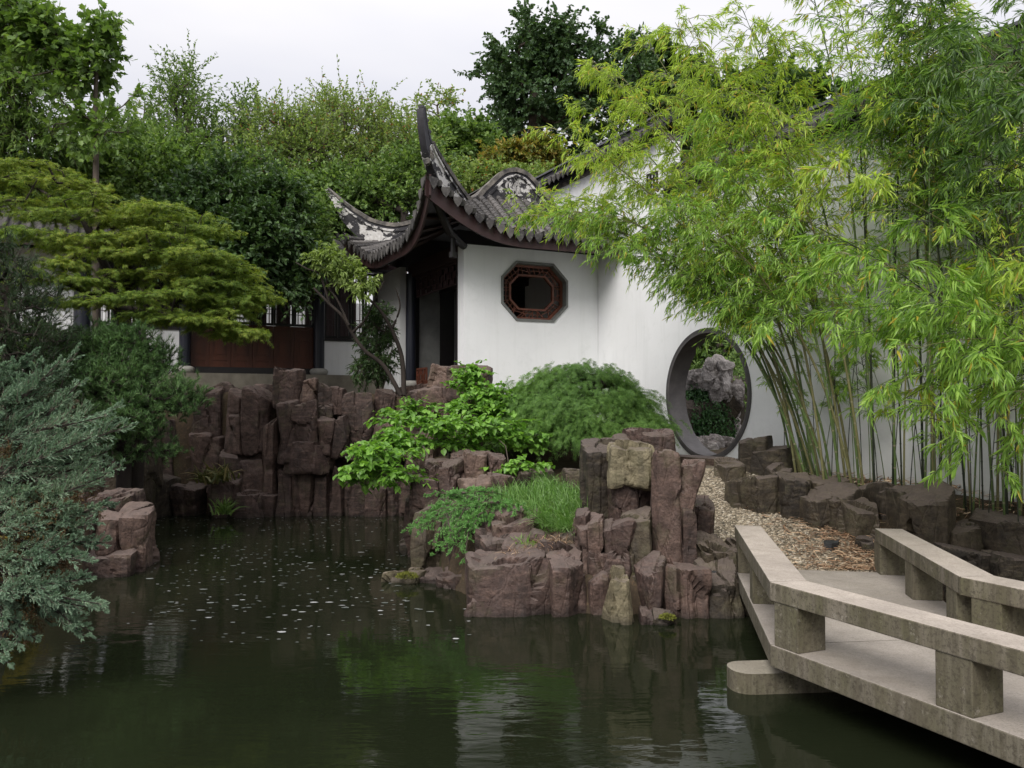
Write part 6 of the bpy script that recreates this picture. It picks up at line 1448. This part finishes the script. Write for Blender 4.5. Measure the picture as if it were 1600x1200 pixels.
# ---- grasses
def grass(label, spots, n, Lb, Wb, seed, mat, lean=(0, 0, 0), name='grass_clump', cat_='grass', spread=.12, kind=None):
    rg = np.random.default_rng(seed); cs = [at(*s) for s in spots]; c = np.array([cs[i] for i in rg.integers(0, len(cs), n)]); c = c + rg.normal(size=(n, 3)) * [spread, spread, .015]
    a = rg.uniform(0, 2 * np.pi, n); out = rg.uniform(.1, .75, n); D_ = nrm(np.stack([np.cos(a) * out, np.sin(a) * out, np.ones(n)], 1) + np.array(lean)); l_ = Lb * rg.uniform(.5, 1.2, n)
    X_ = nrm(np.cross(D_, Z + rg.normal(size=(n, 3)) * .3)); seg = 4; Vv = []
    for k in range(seg + 1):
        t = k / seg; p = c + D_ * (l_ * t)[:, None]; p[:, 2] -= l_ * t * t * (.25 + .45 * out); p[:, :2] += (D_[:, :2] * (l_ * t * t * .35)[:, None]); w = Wb / 2 * (1 - t ** 2 * .92); Vv += [p - X_ * w, p + X_ * w]
    Vv = np.stack(Vv, 1); f = np.array([[2 * k, 2 * k + 1, 2 * k + 3, 2 * k + 2] for k in range(seg)]); mb = MB(); mb.add(Vv.reshape(-1, 3), (np.arange(n)[:, None, None] * (2 * seg + 2) + f).reshape(-1, 4))
    o = mb.build(name, mat, None, base=cs[0]); tag(o, label, cat_); 
    if kind: o['kind'] = kind
    return o
grass('long green grass growing on the islet beside the creeping juniper', [(790, 792, 10.6), (815, 785, 10.8), (845, 780, 10.9), (870, 788, 10.6), (895, 795, 10.3), (830, 800, 10.3), (800, 775, 11.2), (860, 770, 11.2), (885, 780, 10.8), (905, 800, 10.1)], 2600, .34, .008, 141, L['grass'], (-.1, 0, 0), spread=.14, kind='stuff')
grass('pale bent grass tuft hanging over the slab at the front of the islet grass', [(850, 815, 10.0), (870, 825, 9.8), (890, 830, 9.6), (880, 815, 9.9)], 900, .36, .008, 142, L['grass'], (-.25, -.3, -.1), spread=.10)
grass('small dark green tuft of broad grass beside the dry thatch', [(822, 862, 9.45), (832, 860, 9.4)], 170, .26, .012, 143, L['heart'], spread=.07)
grass('thin upright grass tuft behind the islet grass, nearest the maple', [(855, 758, 12.0), (850, 760, 12.0)], 130, .32, .007, 144, L['grass'], spread=.06)
grass('small tuft of dry tan thatch on the front boulder ledge', [(812, 869, 9.2), (838, 862, 9.3), (868, 848, 9.3), (855, 855, 9.3)], 520, .17, .006, 145, M['straw'], (0, -.2, -.5), spread=.07, name='dry_grass')
grass('strap-leaved plant with brown tips on the ledge of the far cliff', [(336, 752, 16.2), (350, 750, 16.1), (328, 755, 16.2)], 130, .55, .035, 146, L['strap'], (0, -.2, -.1), spread=.12, name='strap_plant', cat_='plant')
grass('small fern like weed standing at the waterline below the far cliff', [(351, 802, 16.0)], 90, .45, .03, 147, L['bg_mid'], spread=.06, name='weed', cat_='plant')
b = at(352, 805, 16.0); 
# moss cushions
def moss(px, py, Y, r, label, seed):
    rg = np.random.default_rng(seed); c = at(px, py, Y); n = 700; a = rdir(rg, n); a[:, 2] = np.abs(a[:, 2]) * .5; q = c + a * r * rg.uniform(.5, 1, n)[:, None]; mb = MB(); X_ = rdir(rg, n)
    leaves_at(mb, q, nrm(a + rg.normal(size=(n, 3)) * .4), X_, a, np.full(n, .022), np.full(n, .014), 'needle'); o = mb.build('moss_cushion', M['moss'], None, base=c); tag(o, label, 'moss'); return o
moss(1043, 966, 8.33, .075, 'bright yellow-green moss cushion at the waterline right of the wedge stone', 1)
moss(636, 902, 10.25, .13, 'yellowish moss on the low rock at the left tip of the islet', 2)

# ---- garden beyond the gate
def ivy_mound(label, c, R, n, seed, mat):
    rg = np.random.default_rng(seed); d = rdir(rg, n); d[:, 2] = np.abs(d[:, 2]); r = (1 + .15 * fbm(d * 3 + seed, seed, 3)) * rg.uniform(.86, 1.02, n); q = np.asarray(c) + d * np.asarray(R) * r[:, None]
    S = (q, nrm(d * [1, 1, .1] + rdir(rg, n) * .4 + [0, 0, -.2]), rg.uniform(.12, .3, n), np.full(n, .9)); mb = MB(); leafset(mb, S, 7, 0, .9, .055, .04, 'oval', rg, sag=.5)
    t = thing('ivy_mound', label, 'ivy', tuple(c)); mb.build('foliage', mat, t, base=c)
    rock_obj('mound_core', np.asarray(c) - Z * .2, (R[0] * 1.6, R[1] * 1.6, R[2] * .95), M['rock_grey'], t, seed, 8, boxy=2.2); return t
ivy_mound('trailing dark ivy mound left of the scholar rock beyond the gate', np.array([4.05, 18.6, .9]), (.95, .8, 1.75), 3200, 151, L['ivy'])
ivy_mound('brighter ivy bank behind the scholar rock beyond the gate', np.array([5.3, 20.6, 1.0]), (1.9, 1.2, 2.4), 3800, 152, L['bg_mid'])
b = base_at(1110, 22); tree('garden_tree', 'leafy shrub filling the top of the view through the moon gate', 'tree', b, trunk_to(b, (1110, 620, 22), (1105, 540, 22)), .12,
    [B(1110, 540, 22, 60, 30), B(1080, 560, 22, 40, 24), B(1150, 560, 22, 40, 34), B(1120, 500, 23, 80, 40), B(1060, 520, 22, 40, 50)], 140, L['bg_mid'], 'oval', .12, .07, 153, shoots=8, nl=12, slen=.5)
m = MB(); c = at(1150, 560, 26); m.box(c - Z * 1, (9, .3, 6), FRAME); o = m.build('far_wall', M['brown_wood'], None, base=c); tag(o, 'dark red timber wall far beyond the moon gate', 'wall')

# ------------------------------------------------------------------ bamboo
def bamboo(label, base, height, lean, arch, seed, lmat, cmat, r=.017, leafy=.35, dens=1.0, leafL=.112, leafW=.016, spread=1.0, group='bamboo stems along the white wall', kind='lance', bare=False, dirw=None):
    """lean: horizontal vector by which the top is displaced; arch: extra droop at the top"""
    rg = np.random.default_rng(seed); base = np.asarray(base, float); t = thing('bamboo', label, 'bamboo', tuple(base), group)
    n = 26; u = np.linspace(0, 1, n); ln = np.array([lean[0], lean[1], 0.0])
    wig = np.stack([fbm(np.stack([u * 2 + seed, u * 0, u * 0], 1), seed, 2), fbm(np.stack([u * 2 + seed + 50, u * 0, u * 0], 1), seed, 2), u * 0], 1) * .06 * height * .4 * u[:, None]
    line = base + Z * (height * u - arch * u ** 3.2)[:, None] + ln * (.35 * u + .65 * u ** 2.2)[:, None] + wig
    m = MB(); m.tube(line, np.interp(u, [0, .5, 1], [r, r * .8, r * .18]), 7, cap=False)
    # swollen joints
    dlen = np.concatenate([[0], np.cumsum(np.linalg.norm(np.diff(line, axis=0), axis=1))]); tot = dlen[-1]; nj = np.arange(.2, tot * .8, .27)
    for s in nj:
        p = np.array([np.interp(s, dlen, line[:, i]) for i in range(3)]); p2 = np.array([np.interp(s + .02, dlen, line[:, i]) for i in range(3)]); rr = np.interp(s / tot, [0, .5, 1], [r, r * .8, r * .18])
        m.tube([p, p2], [rr * 1.2, rr * 1.18], 7, mi=1, cap=False)
    m.build('culm', [cmat, M['culm_joint'] if cmat is not M['culm_black'] else cmat], t, smooth=True, base=base)
    if bare:
        u0 = .30; nb = int(10 * dens)
    else: u0 = leafy; nb = max(6, int((1 - leafy) * height * 9 * dens))
    ub = u0 + (1 - u0) * rg.random(nb) ** .9; pb = np.stack([np.interp(ub, u, line[:, i]) for i in range(3)], 1); tgb = nrm(np.stack([np.interp(np.minimum(ub + .02, 1), u, line[:, i]) - np.interp(ub, u, line[:, i]) for i in range(3)], 1) + 1e-6)
    sd = rg.normal(size=(nb, 3)); sd[:, 2] *= .2
    if dirw is not None: sd = sd + np.asarray(dirw)
    sd = nrm(sd); D_ = nrm(tgb * .35 + sd * .75 + Z * .15); Lb = spread * rg.uniform(.35, .95, nb) * np.interp(ub, [0, .6, 1], [.75, 1, .6])
    S0 = (pb, D_, Lb, np.full(nb, .38)); S1 = expand(S0, 6, .12, .65, .45, .35, rg, taper=.5)
    S1 = (S1[0], S1[1], np.clip(S1[2], .06, .4), S1[3])
    tm = MB(); twigs(tm, S0, .0045, .002, seg=3); twigs(tm, S1, .002, .001, seg=1); tm.build('branches', cmat, t, base=base)
    mb = MB(); leafset(mb, S1, 6, .25, .55, leafL, leafW, kind, rg, sag=.32, roll=.7); leafset(mb, S0, 6, .5, .6, leafL, leafW, kind, rg, sag=.3, roll=.7); mb.build('foliage', lmat, t, base=base); return t
def wallpt(px, off, z=None):
    """ground point on the image column px, standing off metres in front of the tall wall"""
    k = (px - 800) / F_PX; o = G - U * off; t = (k * o[1] - o[0]) / (V[0] - k * V[1]); p = o + V * t; p = p.copy(); p[2] = gz(p[0], p[1]) - .05 if z is None else z; return p
def tip_lean(base, px, py, Y, H=None):
    q = at(px, py, Y); return q - base
ORD = 'first second third fourth fifth sixth seventh eighth ninth tenth eleventh twelfth thirteenth fourteenth fifteenth sixteenth seventeenth eighteenth nineteenth twentieth'.split(); ORD += ['twenty-' + w for w in ORD[:9]] + ['thirtieth', 'thirty-first', 'thirty-second', 'thirty-third', 'thirty-fourth', 'thirty-fifth', 'thirty-sixth', 'thirty-seventh', 'thirty-eighth', 'thirty-ninth', 'fortieth', 'forty-first', 'forty-second']
def bam_to(label, bpx, off, tip, arch, seed, lmat, cmat, **kw):
    b_ = wallpt(bpx, off); q = at(*tip); hgt = q[2] - b_[2] + arch; bamboo(label, b_, hgt, (q[0] - b_[0], q[1] - b_[1]), arch, seed, lmat, cmat, **kw)
g1, g2, g3 = L['bamboo'], L['bamboo_yellow'], L['bamboo_dark']; cg, co, cb = M['culm_green'], M['culm_olive'], M['culm_black']
# leaning stems that arch to the left over the gate (label, base px, offset, tip px,py,Y, arch)
LEFT = [
 (1252, .75, (965, 110, 12.2), .5, g2, co, .30), (1262, .55, (900, 160, 12.0), .8, g2, cg, .35), (1246, .9, (1000, 60, 12.4), .4, g2, co, .32), (1270, .7, (1060, 40, 11.8), .3, g2, cg, .35), (1283, .9, (1010, 300, 11.6), .9, g1, cg, .40),
 (1296, .6, (890, 330, 12.0), 1.5, g1, co, .5), (1290, 1.0, (1085, 30, 11.3), .4, g2, co, .38), (1310, .7, (1150, 20, 11.2), .3, g2, cg, .4), (1300, .9, (950, 380, 11.4), 1.2, g1, cg, .5), (1322, .6, (1120, 90, 11.0), .4, g2, co, .4),
 (1275, .5, (905, 240, 12.5), .8, g2, cg, .35), (1335, .9, (1060, 330, 10.6), 1.0, g1, co, .5), (1342, .6, (1200, 30, 10.8), .3, g2, cg, .4), (1258, .8, (880, 205, 11.6), .8, g2, co, .45), (1265, .4, (1000, 400, 12.0), 1.3, g1, cg, .5),
 (1330, .4, (1100, 180, 11.2), .6, g1, co, .45), (1285, .8, (935, 90, 12.0), .5, g2, co, .4), (1315, 1.0, (1130, 250, 10.3), .8, g1, cg, .45), (1350, .8, (1180, 150, 10.4), .5, g2, co, .4), (1240, .6, (1075, 440, 12.2), 1.0, g1, cg, .6), (1268, .9, (800, 322, 12.6), 1.5, g2, cg, .5), (1275, .7, (835, 335, 12.4), 1.6, g1, co, .55), (1255, .6, (870, 300, 12.6), 1.2, g2, cg, .5), (1300, .8, (1150, 470, 10.8), 1.3, g1, cg, .55)]
nl_ = ['slanting', 'thin arching', 'olive arching', 'tall arching', 'drooping', 'far reaching', 'yellowish arching', 'steep', 'low bowed', 'close set']
for i, (bpx, off, tip, arch, lm, cm, lf) in enumerate(LEFT):
    bam_to('%s bamboo stem leaning left, base %s from the left, leaves near %s' % (nl_[i % 10], ORD[sorted(LEFT, key=lambda q_: q_[0]).index(LEFT[i])], ['the sky', 'the eave', 'the wall', 'the gate'][(0 if tip[1] < 100 else 1 if tip[0] < 960 else 2 if tip[1] < 300 else 3)]), bpx, off, tip, arch, 1000 + i, lm, cm, leafy=lf, dens=1.9, group='bamboo leaning left over the moon gate', r=.018)
# upright stems before the wall
rg = np.random.default_rng(200)
UP = []
for i, px in enumerate(np.linspace(1362, 1640, 30)):
    off = rg.uniform(.25, 1.0) if px < 1440 else rg.uniform(.15, .45); Yb = wallpt(px, off)[1]; tipx = px + rg.normal(-20, 60); tipy = rg.uniform(-120, 180); px = px + rg.normal(0, 9); UP.append((px, off, (tipx, tipy, Yb - rg.uniform(0, .8)), rg.uniform(.2, .6)))
for i, (px, off, tip, arch) in enumerate(UP):
    lm = (g1, g2, g1, g3)[i % 4] if px < 1480 else (g3, g1, g3, g2)[i % 4]; cm = (cb, cg, co)[i % 3]
    bam_to('%s upright bamboo stem, %s counted from the left in the thicket' % ('dark' if cm is cb else 'green' if cm is cg else 'olive', ORD[i]), px, off, tip, arch, 1100 + i, lm, cm, leafy=.42 + .15 * rg.random(), dens=1.05, r=rg.uniform(.010, .017), group='upright bamboo stems, ' + ('dark' if cm is cb else 'green' if cm is cg else 'olive'))
for i, px in enumerate(np.linspace(1225, 1600, 32)):    # thin, nearly bare young shoots
    off = rg.uniform(.15, .7); Yb = wallpt(px, off)[1]; bam_to('%s from the left of the thin young bamboo shoots by the white wall' % ORD[i], px, off, (px + rg.normal(0, 40), rg.uniform(380, 560), Yb), .15, 1200 + i, g1, (cb, cg)[i % 2], leafy=.4, dens=.35, r=.0065, spread=.45, leafL=.09, leafW=.012, group='thin young bamboo shoots')
# nearer stems on the right whose light leaves stand in front
NEAR = [((5.0, 8.3), (1240, 330, 7.6), 1.1, g1), ((5.15, 8.2), (1330, 400, 7.3), 1.3, g1), ((5.3, 8.4), (1290, 260, 7.8), .8, g2), ((5.4, 8.0), (1420, 330, 7.2), .8, g1), ((5.3, 7.9), (1450, 470, 6.9), 1.4, g1), ((5.6, 8.2), (1500, 560, 6.9), 1.6, g1), ((5.5, 7.8), (1380, 560, 7.0), 1.8, g1), ((5.2, 8.6), (1220, 430, 8.0), 1.5, g1), ((5.7, 7.9), (1540, 400, 6.8), .9, g2), ((5.1, 8.5), (1340, 480, 7.9), 1.5, g1), ((5.7, 8.3), (1590, 620, 7.0), 1.7, g1),
        ((5.8, 7.6), (1430, 60, 6.4), .7, g3), ((5.9, 7.8), (1500, 100, 6.3), .8, g3), ((6.0, 7.6), (1560, 160, 6.2), .9, g3), ((5.9, 7.4), (1590, 60, 6.0), .6, g3), ((5.8, 7.9), (1520, 230, 6.6), .9, g3), ((5.8, 8.0), (1400, 130, 7.2), .6, g3), ((6.0, 8.0), (1470, 20, 6.8), .4, g3), ((6.0, 7.3), (1610, 300, 6.0), .9, g1), ((5.9, 7.9), (1560, 480, 6.6), 1.2, g2)]
NEAR = NEAR + [((5.7, 8.3), (1585, 690, 7.8), 2.0, g1), ((5.6, 8.4), (1430, 590, 8.2), 1.9, g1), ((5.5, 8.5), (1520, 640, 8.0), 1.9, g2),
((5.5, 8.2), (1480, 720, 7.7), 2.1, g1), ((5.9, 7.6), (1500, 60, 6.6), .6, g3), ((5.9, 7.7), (1570, 90, 6.5), .6, g3), ((6.0, 7.5), (1540, 20, 6.3), .5, g3), ((5.9, 7.4), (1600, 140, 6.2), .7, g3), ((5.6, 8.1), (1560, 740, 7.5), 2.1, g1), ((5.4, 8.5), (1380, 640, 8.3), 2.0, g2), ((5.5, 8.5), (1550, 560, 8.2), 1.7, g1), ((5.3, 8.6), (1290, 430, 8.6), 1.4, g1),
((5.2, 8.6), (1190, 500, 8.4), 1.7, g1), ((5.3, 8.5), (1255, 545, 8.1), 1.8, g1), ((5.4, 8.3), (1345, 620, 7.6), 2.0, g1), ((5.5, 8.2), (1440, 660, 7.4), 2.0, g1), ((5.6, 8.0), (1530, 680, 7.2), 2.0, g1), ((5.2, 8.7), (1400, 520, 8.2), 1.6, g1), ((5.5, 8.4), (1490, 430, 7.8), 1.2, g2), ((5.3, 8.3), (1300, 500, 8.0), 1.5, g1),
 ((5.5, 8.2), (1480, 610, 7.1), 1.8, g1)]
NEAR.sort(key=lambda n_: n_[1][0])
for i, ((x, y), tip, arch, lm) in enumerate(NEAR):
    x += .95; b_ = np.array([x, y, 0.0]); b_[2] = gz(x, y) - .05; q = at(*tip); 
    bamboo('near bamboo, top %s from the left, %s' % (ORD[i], 'dark sprays in the top right corner' if lm is g3 else 'pale green sprays before the thicket' if lm is g1 else 'yellow-green spray before the thicket'), b_, q[2] - b_[2] + arch, (q[0] - x, q[1] - y), arch, 1300 + i, lm, (cg, co, cb)[i % 3], r=.011, leafy=.66, dens=.85, leafL=.13, leafW=.019, kind='lance2', group='near bamboo, ' + ('dark' if lm is g3 else 'pale' if lm is g1 else 'yellow'), spread=.75)

# ------------------------------------------------------------------ litter and floating specks
rg = np.random.default_rng(301)
def straws(name, P_, Ls, Ws, label, seed, flat=.08, parent=None):
    rg = np.random.default_rng(seed); n = len(P_); a = rg.uniform(0, 2 * np.pi, n); D_ = nrm(np.stack([np.cos(a), np.sin(a), rg.normal(0, flat, n)], 1)); X_ = nrm(np.cross(D_, Z + rg.normal(size=(n, 3)) * .35)); l_ = Ls * rg.uniform(.4, 1.3, n); w = Ws * rg.uniform(.5, 1.4, n)
    c = rg.normal(0, .12, n); Vv = []
    for k, (t, ww) in enumerate(((-.5, .3), (-.15, 1), (.2, .9), (.5, .15))):
        p = P_ + D_ * (l_ * t)[:, None] + X_ * (c * l_ * (1 - 4 * t * t))[:, None] + Z * (l_ * .06 * (1 - 4 * t * t) + .004)[:, None]; Vv += [p - X_ * (w * ww / 2)[:, None], p + X_ * (w * ww / 2)[:, None]]
    Vv = np.stack(Vv, 1); f = np.array([[2 * k, 2 * k + 1, 2 * k + 3, 2 * k + 2] for k in range(3)]); mb = MB(); mb.add(Vv.reshape(-1, 3), (np.arange(n)[:, None, None] * 8 + f).reshape(-1, 4))
    o = mb.build(name, M['straw'], None, base=P_.mean(0)); o['kind'] = 'stuff'; o['label'] = label; o['category'] = 'litter'; return o
n = 3600; Yq = 9.22 + 2.6 * rg.random(n) ** 1.6; xr = 3.25 - .055 * (Yq - 9.3); Xq = xr + .98 - np.abs(rg.normal(0, .42, n)) * (1.4 - (Yq - 9.3) * .25); k = (Xq > xr - .95); Yz = path_z(Yq); Yq = skew(Xq, Yq); P_ = np.stack([Xq, Yq, Yz + .018 + .02 * rg.random(n)], 1)[k]
straws('path_litter', P_, .13, .010, 'dry bamboo sheaths and leaves scattered over the pebble path', 302)
n = 240; Yq = rg.uniform(9.3, 10.3, n); Xq = 3.25 + .9 - np.abs(rg.normal(0, .3, n)); straws('large_litter', np.stack([Xq, Yq, path_z(Yq) + .03], 1), .3, .016, 'long dry bamboo sheaths heaped where the path meets the bridge', 303, .15)
n = 5200; sx = rg.uniform(-9, 2.2, n); so_ = rg.uniform(.02, 1.5, n); q = G[None] - U * so_[:, None] + V * sx[:, None] * -1 * -1; q = G[None] - U * so_[:, None] - V * (-sx)[:, None] if False else G[None] - U * so_[:, None] + V * (sx * 1.0)[:, None]
q = q[(q[:, 1] > 6.5)]; q = q[(q[:, 0] > 3.9)]; q[:, 2] = ground_z(q[:, 0], q[:, 1]) + .04 + .05 * rg.random(len(q)); straws('bamboo_litter', q, .16, .013, 'tan bamboo litter covering the bed under the stems', 304, .2)
n = 200; qx = np.array([onz(px, py, 1.0) for px, py in zip(rg.uniform(1290, 1400, n), rg.uniform(762, 800, n))]); qx[:, 2] = 1.02 + .05 * rg.random(n); 
# specks of foam and petals on the water
P_ = []
n = 520; px = np.concatenate([rg.uniform(235, 640, 420), rg.uniform(180, 760, 150)]); py = np.concatenate([808 + 150 * rg.random(420) ** 1.5, rg.uniform(840, 1010, 150)])
for a, c in zip(px, py):
    q = onz(a, c, .004)
    if sdist(np.array([q[0]]), np.array([q[1]]), POND)[0] < -.05: P_.append(q)
P_ = np.array(P_); n = len(P_); an = np.linspace(0, 2 * np.pi, 8)[:-1]; r = .013 * (1 + 1.6 * rg.random(n) ** 6); asp = rg.uniform(.5, 1, n); Vv = np.stack([P_ + np.stack([np.cos(t) * r * rg.uniform(.7, 1.4, n) * 1.3, np.sin(t) * r * asp, r * 0], 1) for t in an], 1)
mb = MB(); mb.add(Vv.reshape(-1, 3), np.arange(n * 7).reshape(-1, 7)); o = mb.build('floating_specks', M['foam'], None, base=P_.mean(0)); o['kind'] = 'stuff'; o['label'] = 'white foam specks and petals drifting on the dark water'; o['category'] = 'specks'
